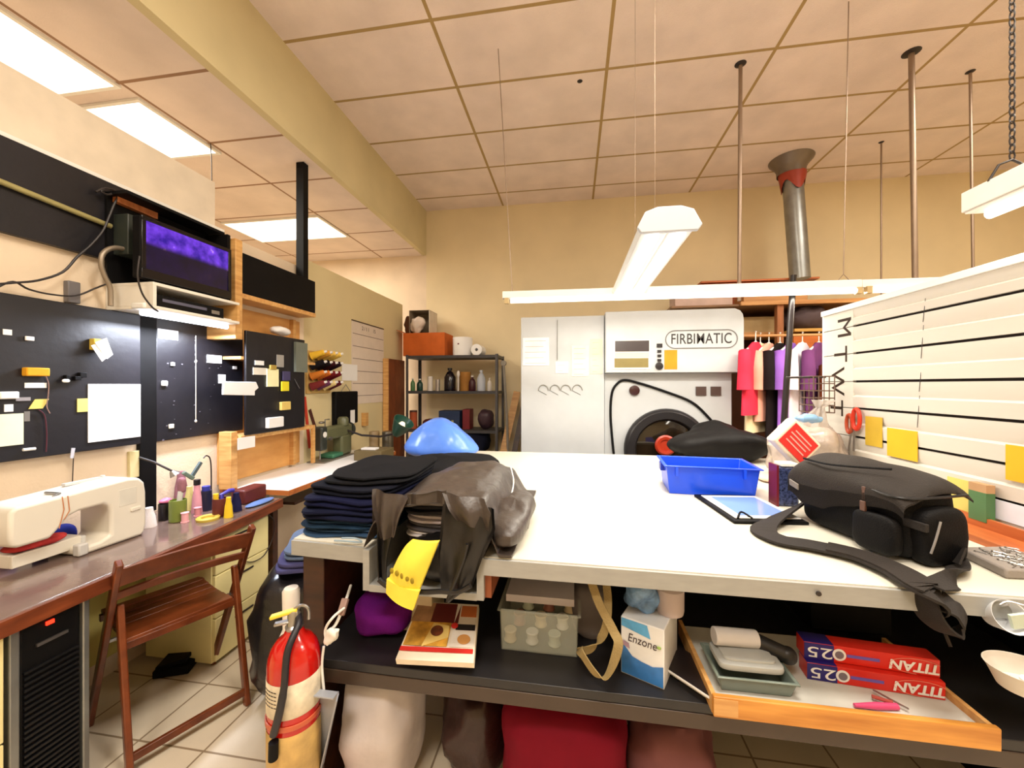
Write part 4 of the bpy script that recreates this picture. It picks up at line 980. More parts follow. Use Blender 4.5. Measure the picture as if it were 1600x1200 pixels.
# black pole in front of the clothes
p0 = aY(1240, 430, 2.95); p1 = aY(1222, 700, 2.95); p2_ = lerp(p0, p1, (p0.z - .02) / (p0.z - p1.z)); p2_.z = 0.0
tag(MB().tube([p0, p2_], .019, 12).build('garment_pole', K('pole_black', (30, 24, 26), .3)), 'black pole standing in front of the hanging clothes', 'pole')
# clothes rail
RZ = aY(1190, 524, 3.75).z
xr0 = mx1 + .02
tl = thing('clothes_rail', 'wooden rail holding shirts beside the white machine', 'rail', (1.8, 3.75, RZ))
MB().tube([(xr0, 3.78, RZ), (2.3, 3.78, RZ)], .012, 10).build('bar', MW, tl)
for x in (2.28,): MB().tube([(x, 3.78, 0), (x, 3.78, RZ)], .014, 8).build('upright', M_gal, tl)
def shirt(i, x, m, label, length=.75, hang=M_white, zoff=0, ang=50, wid=.23, cat='shirt', nm='hanging_shirt', y=3.78):
    a = math.radians(ang); d = Vector((math.cos(a), math.sin(a), 0)); n_ = Vector((-math.sin(a), math.cos(a), 0))
    top = Vector((x, y, RZ + .03 + zoff)); sh = top - Vector((0, 0, .10)); nk = .05
    t = thing(nm, label, cat, Vector((x, y, sh.z - length)))
    def fn(u, v):
        an = u * 2 * math.pi; 
        w_ = lerp(nk, wid, min(1, v / .14) ** .9) * (1 + .12 * v) ; zz_ = sh.z + .0 - (.10 * min(1, v / .14)) - max(0, v - .14) / .86 * (length - .10)
        th_ = .022 + .018 * v + .008 * math.sin(an * 5 + i) * v
        c_ = math.cos(an); p_ = Vector((x, y, zz_)) + d * w_ * math.copysign(abs(c_) ** .7, c_) + n_ * th_ * math.sin(an)
        return p_
    MB().grid(fn, 40, 18, wrapu=True).build('body', m, t)
    for s in (-1, 1):
        A = Vector((x, y, sh.z - .09)) + d * s * (wid - .01)
        sl = MB().tube([A + Vector((0, 0, .0)), A + d * s * .05 + Vector((0, 0, -.14)) - n_ * .02, A + d * s * .06 + Vector((0, 0, -.32)) - n_ * .02], [.045, .05, .055], 12)
        sl.build('sleeve', m, t)
    MB().tube([(x, y, sh.z - .01), (x, y, sh.z + .06), (x + .006, y + .01, sh.z + .10), (x, y, RZ + .026), (x - .0, y - .015, RZ + .02)], .004, 6).tube([Vector((x, y, sh.z + .01)) - d * .19 - Vector((0, 0, .085)), Vector((x, y, sh.z + .005)), Vector((x, y, sh.z + .01)) + d * .19 - Vector((0, 0, .085))], .010, 8).build('hanger', hang, t)
    return t
base = mx1 + .15
shirt(0, base - .01, K('red_shirt', (222, 52, 78), .85), 'red shirt on a white hanger beside the white machine', .62, ang=48, y=3.66, wid=.25)
shirt(1, base + .08, K('cream_shirt', (240, 220, 180), .85), 'cream shirt hanging behind the red one', .78, ang=42)
shirt(2, base + .15, K('peach_shirt', (238, 170, 150), .85), 'peach shirt hanging between the cream and the black ones', .68, ang=42)
shirt(3, base + .24, K('black_shirt', (26, 18, 20), .85), 'black shirt hanging left of the purple one', .9, ang=42)
shirt(4, base + .33, K('purple_shirt', (150, 100, 200), .85), 'purple shirt on a white hanger left of the black pole', .9, ang=42)
shirt(5, base + .42, K('white_shirt', (236, 226, 236), .85), 'white shirt hanging right beside the black pole', .7, ang=42)
shirt(6, base + .55, K('plum_dress', (110, 60, 110), .85), 'plum coloured garment behind the black pole', .85, ang=42, cat='garment', nm='hanging_garment')
shirt(7, base + .68, K('brown_coat', (106, 52, 30), .85), 'brown coat hanging under the orange shelf board', .95, ang=42, zoff=-.12, cat='coat', nm='hanging_coat')
shirt(8, base + .80, K('blue_jacket', (40, 80, 180), .8), 'blue jacket hanging beside the end of the slat wall', .55, ang=42, zoff=-.15, cat='jacket', nm='hanging_jacket')
shirt(9, base + .92, K('navy_jacket', (26, 34, 70), .8), 'navy jacket hanging behind the slat wall end', .7, ang=42, zoff=-.15, cat='jacket', nm='hanging_jacket')

# ---------------- slat wall ----------------
SX_ = 1.52; ye, yn = 2.66, 1.12
z0, z1 = .955, 1.90
M_slat = mat('slat_white', (212, 206, 196), .4, var=.02, scale=3, stretch=(1, .3, 4))
t = thing('slat_wall', 'white slat wall panel with black slots at the right', 'panel', (SX_, 1.4, TZ))
slots = [1.774, 1.625, 1.471, 1.325, 1.17, 1.038]
MB().box(SX_ + .016, SX_ + .03, yn, ye, z0, z1).build('backing', K('slot_black', (30, 20, 16), .6), t)
ed = [z1 - .03] + slots + [z0]
yS = aX(1333, 600, SX_).y
for i in range(len(ed) - 1):
    hi_ = ed[i] - (.006 if i else 0); lo_ = ed[i + 1] + (.006 if i < len(ed) - 2 else 0); md = (hi_ + lo_) / 2
    pr = [(SX_ + .016, lo_), (SX_ + .001, lo_), (SX_ - .004, md - .010), (SX_ + .010, md - .002), (SX_ + .002, md + .020), (SX_ + .0, hi_), (SX_ + .016, hi_)]
    MB().prism([(x, yn, z) for x, z in pr], (0, yS - yn, 0)).build('slat', M_slat, t)
    MB().box(SX_, SX_ + .016, yS, ye, lo_ - .004, hi_ + .004).build('slat', M_slat, t)
MB().box(SX_ - .010, SX_ + .035, yn, ye + .01, z1 - .03, z1).build('top_trim', M_white, t, bevel=.002)
MB().box(SX_ + .0, SX_ + .03, ye, ye + .012, z0, z1 - .03).build('end_trim', M_white, t)
for px, py, ch_ in ((1318, 512, 'M'), (1312, 554, 'T'), (1308, 596, 'W'), (1306, 637, 'T')):
    p = aX(px, py, SX_ - .0005)
    text('day_letter', ch_, .118, p, (0, 0, -1), (0, -1, 0), K('letter_brown', (52, 38, 30), .6), t, bold=0)
cr = MB()
for k, (py0, py1) in enumerate(((466, 503), (508, 560), (572, 612), (618, 668))):
    a = aX(1446 - k * 3, py0, SX_ - .001); b = aX(1442 - k * 3, py1, SX_ - .001); cr.bar(a, b, .002, .001, (1, 0, 0))
cr.build('hairline_wire', M_cable, t)
# notes in the slat wall
def snote(x0, y0, x1, y1, m, nm, label, X=SX_ - .006, cat='note'):
    return card(nm, X, x0, y0, x1, y1, m, label, cat, .003)
snote(1352, 650, 1378, 700, K('mustard_bag', (200, 166, 50), .5), 'yellow_slip', 'crumpled yellow slip beside the orange scissors on the slat wall')
snote(1386, 668, 1433, 722, M_yel, 'yellow_sheet', 'bright yellow sheet tucked in the slat wall above the camera bag')
snote(1571, 694, 1640, 764, M_yel, 'yellow_sheet', 'bright yellow sheet on the slat wall at the right edge')
snote(1480, 744, 1516, 802, M_pyel, 'pale_note', 'pale yellow-green note standing behind the camera bag')
t = thing('business_cards', 'green card packet standing in the wooden tray by the slat wall', 'cards', aX(1530, 812, SX_ - .02))
a = aX(1518, 752, SX_ - .03); b = aX(1546, 814, SX_ - .03)
MB().box(SX_ - .04, SX_ - .012, b.y, a.y, TZ + .03, a.z - .03).build('packet', K('card_green', (76, 120, 74), .5), t)
MB().box(SX_ - .04, SX_ - .012, b.y, a.y, a.z - .03, a.z).build('card_top', K('kraft', (186, 150, 112), .6), t)
snote(1548, 778, 1620, 830, K('bluish_paper', (222, 224, 236), .7), 'white_card', 'white card leaning on the slat wall right of the green packet')
# orange handled scissors
t = thing('hanging_scissors', 'orange-handled scissors hanging from a slat wall slot', 'scissors', aX(1333, 660, SX_ - .02))
def loop(cx0, cy0, w_, h_):
    c = aX(cx0, cy0, SX_ - .02); return [Vector((SX_ - .02, c.y + math.cos(q) * w_, c.z + math.sin(q) * h_)) for q in [j * math.pi / 8 for j in range(17)]]
MB().tube(loop(1338, 655, .026, .055), .010, 8, cap=False).build('handle', K('orange_red', (206, 50, 24), .4), t)
MB().tube(loop(1327, 662, .022, .05), .009, 8, cap=False).build('handle', K('orange_brown', (176, 70, 36), .4), t)
for a_, b_ in (((1335, 672), (1334, 705)), ((1330, 676), (1326, 705))):
    MB().bar(aX(*a_, SX_ - .02), aX(*b_, SX_ - .02), .014, .003, (1, 0, 0)).build('blade', M_steel, t)
# wire basket
t = thing('wire_basket', 'brown wire grid basket hanging left of the slat wall', 'basket', aY(1286, 640, 2.45))
a = aY(1271, 588, 2.42); b = aY(1304, 645, 2.42)
g = MB()
for k in range(5): x = lerp(a.x, b.x, k / 4); g.tube([(x, 2.42, a.z), (x, 2.42, b.z)], .003, 5); g.tube([(x, 2.56, a.z), (x, 2.56, b.z)], .003, 5)
for k in range(6): z = lerp(a.z, b.z, k / 5); g.tube([(a.x, 2.42, z), (b.x, 2.42, z), (b.x, 2.56, z), (a.x, 2.56, z), (a.x, 2.42, z)], .003, 5)
g.build('grid', K('wire_brown', (100, 78, 66), .5), t)
a = aY(1228, 590, 2.44); b = aY(1290, 589, 2.44)
MB().tube([a, b], .006, 8).build('bracket', M_cable, t)
# ---------------- cutting table ----------------
M_top = mat('table_laminate', (214, 209, 194), .35, var=.012, scale=2)
M_edge = mat('table_edge_grey', (160, 160, 157), .5, var=.04, scale=14, stretch=(1, 4, 4))
M_shelf2 = mat('black_shelf', (34, 32, 34), .4, var=.1, scale=10)
FYt, BYt = 1.18, 3.08
XL = -.955; XRt = 1.50
nx0 = aY(572, 850, FYt + .01).x; nx1 = aY(757, 880, FYt).x
lz_ = aY(660, 918, FYt).z        # floor of the well
wy = 1.62
t = thing('cutting_table', 'big white-topped cutting table with a dropped well at its front', 'table', (.25, 2.1, 0))
top = MB()
# top outline with notch
poly = [(nx1, FYt, TZ - .004), (XRt, FYt - .02, TZ - .004), (XRt, BYt, TZ - .004), (XL + .28, BYt, TZ - .004), (XL - .0, FYt + .04, TZ - .004), (nx0, FYt + .02, TZ - .004), (nx0, wy, TZ - .004), (nx1, wy, TZ - .004)]
poly = poly[::-1]
def tri_prism(polys, ext, m, name):
    b = MB()
    for q in polys: b.prism([(x, y, TZ - .03) for x, y in q], (0, 0, .03))
    return b
# split in convex pieces that share full edges, one mesh
o = MB()
o.prism([(nx1, FYt, TZ - .03), (XRt, FYt - .02, TZ - .03), (XRt, BYt, TZ - .03), (nx1, BYt, TZ - .03)], (0, 0, .03))
o.prism([(XL, FYt + .04, TZ - .03), (nx0, FYt + .02, TZ - .03), (nx0, wy, TZ - .03), (XL + .0, wy, TZ - .03)], (0, 0, .03))
o.prism([(XL, wy, TZ - .03), (nx1, wy, TZ - .03), (nx1, BYt, TZ - .03), (XL + .13, BYt, TZ - .03)], (0, 0, .03))
o.build('tabletop', M_top, t, smooth=False)
th = .036
e = MB()
e.prism([(nx1 - .0, FYt - .012, TZ - .052), (XRt, FYt - .032, TZ - .052), (XRt, FYt - .02, TZ - .052), (nx1, FYt, TZ - .052)], (0, 0, .049))
e.prism([(XL, FYt + .028, TZ - .052), (nx0, FYt + .008, TZ - .052), (nx0, FYt + .02, TZ - .052), (XL, FYt + .04, TZ - .052)], (0, 0, .049))
e.build('front_edge', M_edge, t)
# well
MB().box(nx0, nx0 + .022, FYt - .01, wy - .001, lz_ - .02, TZ - .001).build('well_side', M_edge, t)
MB().box(nx1 - .022, nx1, FYt - .01, wy - .001, lz_ - .02, TZ - .001).build('well_side', M_edge, t)
MB().box(nx0 + .022, nx1 - .022, FYt - .01, wy - .001, lz_ - .022, lz_).build('well_floor', M_edge, t)
MB().box(nx0 + .022, nx1 - .022, wy - .02, wy - .001, lz_, TZ - .031).build('well_back', M_dark, t)
for p_ in ((aY(1281, 922, FYt - .034)),):
    MB().lathe((p_.x, FYt - .028, TZ - .024), [(.007, 0), (.006, .004), (.0001, .004)], 10, R90).build('screw_head', M_cable, t)
# legs and lower shelf
SZ2 = .56
MB().box(XL + .02, XL + .10, FYt + .06, 1.7, 0, TZ - .031).build('leg_panel', M_dark, t, bevel=.003)
MB().box(nx1 + .0, nx1 + .02, FYt + .01, 1.7, lz_ - .02, TZ - .053).build('divider', wood('warm_divider', (160, 84, 42), (120, 58, 26), 3, (6, 6, 1)), t)
MB().box(-.62, -.50, FYt + .16, FYt + .3, SZ2, lz_ - .022).build('support_block', K('beige_leg', (206, 190, 160), .6), t, bevel=.003)
MB().box(XL + .10, XRt - .0, FYt - .02, BYt - .1, SZ2 - .028, SZ2).build('lower_shelf', M_shelf2, t, bevel=.002)
MB().box(XL + .10, XRt - .0, FYt - .022, FYt + .005, SZ2 - .072, SZ2 - .029).build('shelf_edge', K('dark_brown_edge', (66, 52, 42), .4), t, bevel=.002)
MB().box(XL + .08, XRt, 2.2, 2.22, SZ2, TZ - .031).build('back_panel', M_blackm, t)
MB().box(XL + .10, XRt, 2.98, 3.0, 0, TZ - .031).build('rear_panel', K('rear_panel', (120, 100, 80), .6), t)
MB().box(XRt - .03, XRt, FYt + .02, 2.9, 0, TZ - .031).build('end_panel', M_blackm, t)
p_ = aY(1125, 1120, FYt)

# ---------------- jeans pile ----------------
def folded(name, cx_, cy_, z, w_, d_, h, m, label, rot=0, group=None, amp=.012, seed=0, cat='garment', parts=True):
    """folded garment: a stack of soft layers wrapped round the front fold"""
    R = Matrix.Rotation(rot, 3, 'Z')
    t = thing(name, label, cat, Vector((cx_, cy_, z)), group)
    def sh(p): 
        q = p.copy(); q.z += .004 * math.sin(p.x * 22 + seed) ; return q
    n = 2; hl = h / n
    for k in range(n):
        MB().sell((cx_ + (k % 2) * .006, cy_ + (k % 2) * .008, z + hl * (k + .5)), (w_ / 2, d_ / 2, hl * .56), .42, amp, 7, seed + k * 3, R, 48, 12, shape=sh).build('folded_layer', m, t)
    return t
jm = [K('denim_blue', (44, 68, 96), .85, bump=.3, bscale=300), K('denim_teal', (26, 48, 70), .85, bump=.3, bscale=300), K('denim_navy', (13, 17, 42), .85, bump=.3, bscale=300),
      K('denim_indigo', (14, 17, 48), .85, bump=.3, bscale=300), K('denim_dark', (9, 11, 24), .85, bump=.3, bscale=300), K('twill_black', (12, 12, 16), .85, bump=.3, bscale=300)]
jc = Vector(((XL + nx0) / 2 + .00, 1.44, TZ)); z = TZ
jn = ['pale blue jeans at the bottom of the folded pile', 'teal blue jeans second from the bottom of the folded pile', 'navy jeans third from the bottom of the folded pile', 'indigo jeans in the middle of the folded pile', 'very dark jeans under the black trousers on the folded pile', 'black trousers topmost on the folded pile']
for i in range(6):
    h = (.026, .028, .036, .036, .032, .030)[i]
    folded('folded_jeans' if i < 5 else 'folded_trousers', jc.x + (.0, .0, -.006, .0, .01, .03)[i], jc.y + (.03, .03, .03, .04, .07, .12)[i], z, .34, .46, h, jm[i], jn[i], (.03, -.02, .04, 0, -.05, .06)[i], 'folded jeans on the cutting table corner', .022, i)
    z += h * 1.02

fe_ = aY(565, 838, jc.y - .235)
fold_ = bpy.data.objects['folded_jeans']
plab(MB().tube(smooth_path([Vector((jc.x + .02, jc.y - .235, TZ + .008)), Vector((jc.x + .07, jc.y - .243, TZ + .012)), Vector((jc.x + .12, jc.y - .238, TZ + .010)), Vector((jc.x + .10, jc.y - .240, TZ + .022)), Vector((jc.x + .05, jc.y - .240, TZ + .020))], 5), .0028, 6).build('seam_edge', K('seam_pale', (150, 170, 186), .8), fold_), 'pale hem edge')
# dark trousers stretching back along the table
tag(MB().sell((-.66, 2.06, TZ + .062), (.24, .40, .062), .7, .05, 5, 31, flat=-.061).build('dark_trousers', K('charcoal_cloth', (15, 15, 18), .85)), 'loose black clothes heaped behind the folded jeans', 'clothes')

# ---------------- shirts under the garment bag, in the well ----------------
gx = (nx0 + nx1) / 2 + .01; zz = lz_
shm = [('grey_brown_shirt', (84, 72, 70)), ('white_stripe_shirt', (236, 230, 232)), ('grey_shirt', (84, 80, 84)), ('lilac_shirt', (206, 196, 206)), ('charcoal_shirt', (52, 50, 56)), ('black_folded_shirt', (24, 22, 26))]
shl = ['brownish grey folded shirt lowest in the garment bag', 'thin white folded shirt above the brownish grey one', 'mid grey folded shirt between the two white ones', 'lilac white folded shirt under the charcoal one', 'charcoal folded shirt near the top of the garment bag', 'black folded shirt topmost in the garment bag']
hs = (.10, .018, .034, .026, .03, .022); z = lz_ + .03
for i in range(6):
    folded('folded_shirt', gx + .02, 1.40, z, .27, .34, hs[i], K(shm[i][0], shm[i][1], .8), shl[i], (i % 2) * .04 - .02, 'folded shirts in the dark garment bag', .006, 40 + i, 'shirt')
    z += hs[i] * 1.02
stop = z
# garment bag: draped translucent cover
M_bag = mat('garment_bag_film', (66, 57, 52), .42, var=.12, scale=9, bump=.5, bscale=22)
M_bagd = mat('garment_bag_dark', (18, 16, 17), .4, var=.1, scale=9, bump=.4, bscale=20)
bx0, bx1 = nx0 - .02, nx1 + .16; by0, by1 = 1.16, 1.86
def hgt(x, y):
    u = (x - bx0) / (bx1 - bx0); v = (y - by0) / (by1 - by0)
    ridge = (1 - abs(2 * u - .95) ** 3.2) * .30 * (1 - max(0, v - .55) ** 1.5 * 1.9)
    return ridge
gb = thing('garment_bag', 'dark translucent garment bag draped over a stack of folded shirts', 'bag', (gx, 1.45, lz_))
def topf(u, v):
    # u across (left->right), v back (front->back)
    x = lerp(gx - .205, gx + .28, u); y = lerp(1.17, 1.92, v)
    cx_ = abs(2 * u - .98)
    h = (stop + .035) * (1 - .0) - .10 * cx_ ** 2.6 - (.14 * max(0, v - .55) ** 1.4) - .03 * (1 - v) ** 3
    if u > .78: h -= (u - .78) * .62
    if u < .06: h -= (.06 - u) * .8
    # front opening: arch cut, lifted
    n = noise.noise(Vector((x * 9, y * 7, 3))) * .018 + noise.noise(Vector((x * 26, y * 12, 9))) * .006
    return Vector((x + n * .4, y, max(h + n, TZ + .012)))
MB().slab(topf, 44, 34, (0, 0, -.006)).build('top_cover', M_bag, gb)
def front(u, v):   # left hanging front flap, u: down, v: across
    pass
def flap(x0, x1, fx0, fx1, top_off, ztop, zbot, name, m, seed, ybow=.02, yfront=1.165, par=gb, n=14):
    def fn(u, v):
        a = lerp(x0, x1, u); b = lerp(fx0, fx1, u); x = lerp(a, b, v)
        if callable(ztop): z0_ = ztop(u)
        else: z0_ = ztop
        zb = zbot(u) if callable(zbot) else zbot
        z = lerp(z0_, zb, v)
        y = yfront - ybow * math.sin(v * math.pi * .8) + noise.noise(Vector((x * 24 + seed, z * 7, seed))) * .018
        return Vector((x, y, z))
    return MB().slab(fn, n, 18, (0, .005, 0)).build(name, m, par)
def ztf(x):
    u = (x - (gx - .205)) / .485; return topf(min(1, max(0, u)), 0).z + .002
def ztf(x):
    u = (x - (gx - .205)) / .485; return topf(min(1, max(0, u)), 0).z + .003
def pflap(name, L_, R_, m, seed, y0=1.168, bow=.02, n=16, edge=None):
    """hanging piece between two picture polylines in the front plane of the table"""
    def at_(P, v):
        k = v * (len(P) - 1); i_ = min(int(k), len(P) - 2); f_ = k - i_
        return lerp(P[i_][0], P[i_ + 1][0], f_), lerp(P[i_][1], P[i_ + 1][1], f_)
    def fn(u, v):
        a = at_(L_, v); b = at_(R_, v); q = aY(lerp(a[0], b[0], u), lerp(a[1], b[1], u), y0)
        if v == 0: q.z = ztf(q.x)
        n_ = noise.noise(Vector((q.x * 30 + seed, q.z * 8, seed)))
        q.y += -bow * math.sin(v * 2.6) + n_ * .014 + (.010 * math.sin(u * 9 + seed) if u not in (0, 1) else 0); return q
    return MB().slab(fn, n, 20, (0, .005, 0)).build(name, m, gb)
pflap('left_flap', [(582, 760), (588, 800), (597, 840)], [(640, 775), (630, 800), (618, 838)], M_bag, 1)
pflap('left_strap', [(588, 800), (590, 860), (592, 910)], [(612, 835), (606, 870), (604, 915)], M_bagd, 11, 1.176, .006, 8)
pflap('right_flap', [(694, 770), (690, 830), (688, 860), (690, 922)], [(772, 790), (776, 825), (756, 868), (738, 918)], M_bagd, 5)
pflap('front_fold', [(690, 768), (702, 790), (716, 812)], [(756, 778), (768, 800), (764, 828)], M_bag, 7, 1.160, .02)
pflap('opening_lip', [(636, 772), (642, 772)], [(698, 765), (698, 767)], M_bag, 8, 1.168, .004, 12)
# right side skirt lying on the table
MB().sell((gx + .25, 1.42, TZ + .055), (.07, .24, .05), .8, .03, 9, 14, flat=-.05).build('side_bulge', M_bag, gb)
MB().tube(smooth_path([topf(.86, .1) + Vector((.0, 0, .006)), topf(.87, .4) + Vector((0, 0, .006)), topf(.84, .7) + Vector((0, 0, .006)), topf(.76, .93) + Vector((0, 0, .006))], 6), .003, 6).build('white_zipper', M_paper, gb)
# dark lower mass & hem tube
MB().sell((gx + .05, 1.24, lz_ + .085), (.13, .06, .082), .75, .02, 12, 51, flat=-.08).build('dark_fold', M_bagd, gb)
hem = [aY(x, y, 1.13) for x, y in ((592, 905), (604, 915), (620, 922), (640, 924), (665, 925), (690, 924), (715, 925), (735, 915))]
MB().tube(smooth_path(hem, 4), .008, 8).build('hem_cord', M_bagd, gb)
MB().tube(smooth_path([aY(x, y, 1.13) for x, y in ((718, 925), (706, 934), (700, 936), (722, 880), (730, 850))], 4), .006, 6).build('strap', M_bagd, gb)
# yellow shoulder pad / foam
M_yf = mat('yellow_foam', (250, 226, 84), .6, var=.04, bump=.2, bscale=20)
yp = thing('yellow_foam_pad', 'bright yellow padded pouch sticking out of the garment bag', 'pouch', aY(640, 945, 1.10))
def yfn(u, v):
    L0 = aY(lerp(641, 603, v ** .7), lerp(846, 915, v), 1.11); R0 = aY(lerp(684, 652, v), lerp(848, 928, v), 1.11)
    p = lerp(L0, R0, u); p.y -= .028 * math.sin(u * math.pi) * math.sin(.3 + v * 2.4); return p
MB().slab(yfn, 14, 16, (0, .02, 0)).build('pad', M_yf, yp)
def yfn2(u, v):
    L0 = aY(lerp(604, 603, v), lerp(905, 927, v), 1.10); R0 = aY(lerp(655, 645, v), lerp(924, 954, v), 1.10)
    p = lerp(L0, R0, u); p.y -= .012 * math.sin(u * math.pi) ; return p
MB().slab(yfn2, 12, 8, (0, .012, 0)).build('lower_flap', M_yf, yp)
st_ = MB()
for k in range(5):
    c = aY(612 + k * 8, 892 + k * 4, 1.085); st_.sell(c, (.006, .003, .009), 1, nu=8, nv=6)
st_.build('stain', K('olive_stain', (150, 130, 40), .8), yp)

# blue plastic bag at the far left of table
bp = aZ(684, 718, TZ); 
bl = thing('blue_plastic_bag', 'light blue plastic bag slumped on the far edge of the cutting table', 'bag', bp)
c = Vector((aZ(683, 718, TZ).x, 2.78, TZ))
def bsh(p):
    q = p.copy(); f_ = (q.z + .14) / .28
    f_ = min(1, max(0, f_)); q.x *= lerp(1.0, .30, f_ ** .9) * 1.0; q.y *= lerp(1.0, .45, f_); q.x -= .035 * f_; return q
M_blue = mat('blue_film', (92, 142, 240), .28, var=.07, scale=5, bump=.25, bscale=12)
MB().sell((c.x, c.y, TZ + .145), (.36, .22, .145), .75, .022, 6, 61, None, 60, 30, flat=-.143, shape=bsh).build('body', M_blue, bl)
plab(MB().tube(smooth_path([c + Vector((-.33, -.16, .012)), c + Vector((-.2, -.22, .02)), c + Vector((-.1, -.225, .03)), c + Vector((.0, -.22, .012)), c + Vector((.2, -.215, .014)), c + Vector((.31, -.15, .010))], 5), .010, 8).build('hem_fold', K('deep_blue_film', (40, 70, 220), .3), bl), 'darker blue gathered hem')

# ---------------- blue bin ----------------
M_bin = mat('bin_blue', (24, 80, 236), .32, var=.02)
fl = aZ(1046, 771, TZ); fr = aZ(1180, 779, TZ); ux = (fr - fl).normalized(); W_ = (fr - fl).length; vy = Vector((-ux.y, ux.x, 0))
t = thing('blue_bin', 'empty bright blue plastic bin on the cutting table', 'bin', lerp(fl, fr, .5) + vy * .12)
H_ = .135; D_ = .235; tp_ = .022
def tray(t, fl, ux, vy, W, D, H, tap, m, name='body', th=.004, lip=.012):
    b = MB(); up = Vector((0, 0, 1))
    def ring(x0, y0, x1, y1, z): return [fl + ux * x0 + vy * y0 + up * z, fl + ux * x1 + vy * y0 + up * z, fl + ux * x1 + vy * y1 + up * z, fl + ux * x0 + vy * y1 + up * z]
    rs = [ring(0, 0, W, D, 0), ring(-tap, -tap, W + tap, D + tap, H), ring(-tap - lip, -tap - lip, W + tap + lip, D + tap + lip, H), ring(-tap - lip, -tap - lip, W + tap + lip, D + tap + lip, H + .006),
          ring(-tap + th, -tap + th, W + tap - th, D + tap - th, H + .006), ring(th, th, W - th, D - th, th)]
    vs = [v for r_ in rs for v in r_]; fs = [(3, 2, 1, 0)]
    for i in range(len(rs) - 1):
        for k in range(4): fs.append((i * 4 + k, i * 4 + (k + 1) % 4, (i + 1) * 4 + (k + 1) % 4, (i + 1) * 4 + k))
    n = (len(rs) - 1) * 4; fs.append((n, n + 1, n + 2, n + 3))
    b.add(vs, fs); return b.build(name, m, t, bevel=.003)
tray(t, fl, ux, vy, W_, D_, H_, .016, M_bin)
for s in (.06, W_ - .02): 
    hb = MB()
    c = fl + ux * (s - .03) - vy * .022 + Vector((0, 0, H_ - .02)); hb.obox(c, ux * .006, vy * .008, (0, 0, .022)).build('rib', M_bin, t)
plab(MB().obox(fl - ux * .022 + vy * .1 + Vector((0, 0, H_ - .02)), ux * .010, vy * .03, (0, 0, .018)).build('side_handle', K('bin_dark', (18, 50, 170), .4), t), 'darker side handle')

# tablet
c0 = aZ(1120, 819, TZ); c1 = aZ(1106, 776, TZ); c2 = aZ(1212, 778, TZ); c3 = aZ(1222, 820, TZ)
t = thing('tablet', 'tablet in a black case lying in front of the blue bin', 'tablet', lerp(c0, c2, .5))
ctr = (c0 + c1 + c2 + c3) / 4; axx = ((c3 - c0) + (c2 - c1)) / 4; ayy = ((c1 - c0) + (c2 - c3)) / 4; ayy = ayy - axx * (ayy.dot(axx) / axx.dot(axx))
U = Vector((0, 0, 1))
MB().obox(ctr + U * .006, axx * 1.0, ayy * 1.0, U * .006).build('case', M_blackm, t, bevel=.003)
MB().obox(ctr + U * .014 + axx * .04, axx * .90, ayy * .84, U * .002).build('bezel', K('tablet_white', (236, 234, 230), .3), t, bevel=.002)
MB().obox(ctr + U * .0165 + axx * .08, axx * .70, ayy * .68, U * .0005).build('screen', mat('tablet_screen', (120, 150, 210), .12, emit=.25, var=.03), t)
MB().tube(smooth_path([ctr - axx * .8 - ayy * .85 + U * .014, ctr - axx * .6 - ayy * .7 + U * .03, ctr - axx * .4 - ayy * .85 + U * .014], 4), .004, 6).build('elastic_loop', M_blackm, t)

# ---------------- camera bag ----------------
M_cb = mat('bag_nylon', (15, 14, 15), .62, var=.1, scale=14, bump=.25, bscale=250)
M_cf = mat('bag_flap', (48, 43, 40), .6, var=.08, scale=8, bump=.25, bscale=250)
M_strap = mat('bag_strap', (50, 46, 44), .7, var=.06, bump=.3, bscale=300)
A0 = aZ(1246, 812, TZ); A1 = aZ(1418, 884, TZ)       # front bottom edge
bu = (A1 - A0).normalized(); bv = Vector((-bu.y, bu.x, 0)); BL = (A1 - A0).length - .01; BD = .20; BH = .238
cb = thing('camera_bag', 'large dark grey shoulder camera bag on the right of the cutting table', 'bag', A0 + bu * BL / 2 + bv * BD / 2)
RB = Matrix((bu, bv, Vector((0, 0, 1)))).transposed()
cc = A0 + bu * BL / 2 + bv * BD / 2
def bshape(p):
    q = p.copy(); f_ = (q.z + BH / 2) / BH; q.x *= 1 - .06 * f_; q.y *= 1 - .10 * f_; return q
MB().sell(cc + Vector((0, 0, BH / 2)), (BL / 2 + .01, BD / 2, BH / 2), .32, .008, 7, 71, RB, 60, 24, flat=-BH / 2, shape=bshape).build('body', M_cb, cb)
# flap: covers top, drops at front
def flapf(u, v):
    x = lerp(-BL / 2 - .02, BL / 2 + .02, u)
    if v < .5:
        s = v / .5; y = lerp(BD / 2 + .004, -BD / 2 + .01, s); z = BH + .018 + .020 * math.sin(u * 2.6 + .3) - .03 * (2 * s - 1) ** 2 + .004
        z -= .018 * u
    else:
        s = (v - .5) / .5; drop = lerp(.15, .045, max(0, (u - .38) / .62) ** .8) * (1 if u > .15 else .6 + u * 2.7)
        y = -BD / 2 + .01 - .034 * math.sin(min(1, s * 1.6) * math.pi / 2); z = BH + .018 + .020 * math.sin(u * 2.6 + .3) - .026 - .018 * u - drop * s ** 1.4
    edge = (abs(2 * u - 1)) ** 10 * .03
    p = Vector((x, y, z - edge + noise.noise(Vector((x * 10, y * 8, 2))) * .006)); return cc + RB @ p
MB().slab(flapf, 40, 30, (0, 0, -.006)).build('flap', M_cf, cb)
MB().tube(smooth_path([cc + RB @ Vector((-BL / 2 + .03, -BD / 2 + .0, BH + .01)), cc + RB @ Vector((-.03, -BD / 2 - .012, BH + .012)), cc + RB @ Vector((BL / 2 - .06, -BD / 2 + .03, BH + .03))], 6), .004, 6).build('flap_seam', M_cb, cb)
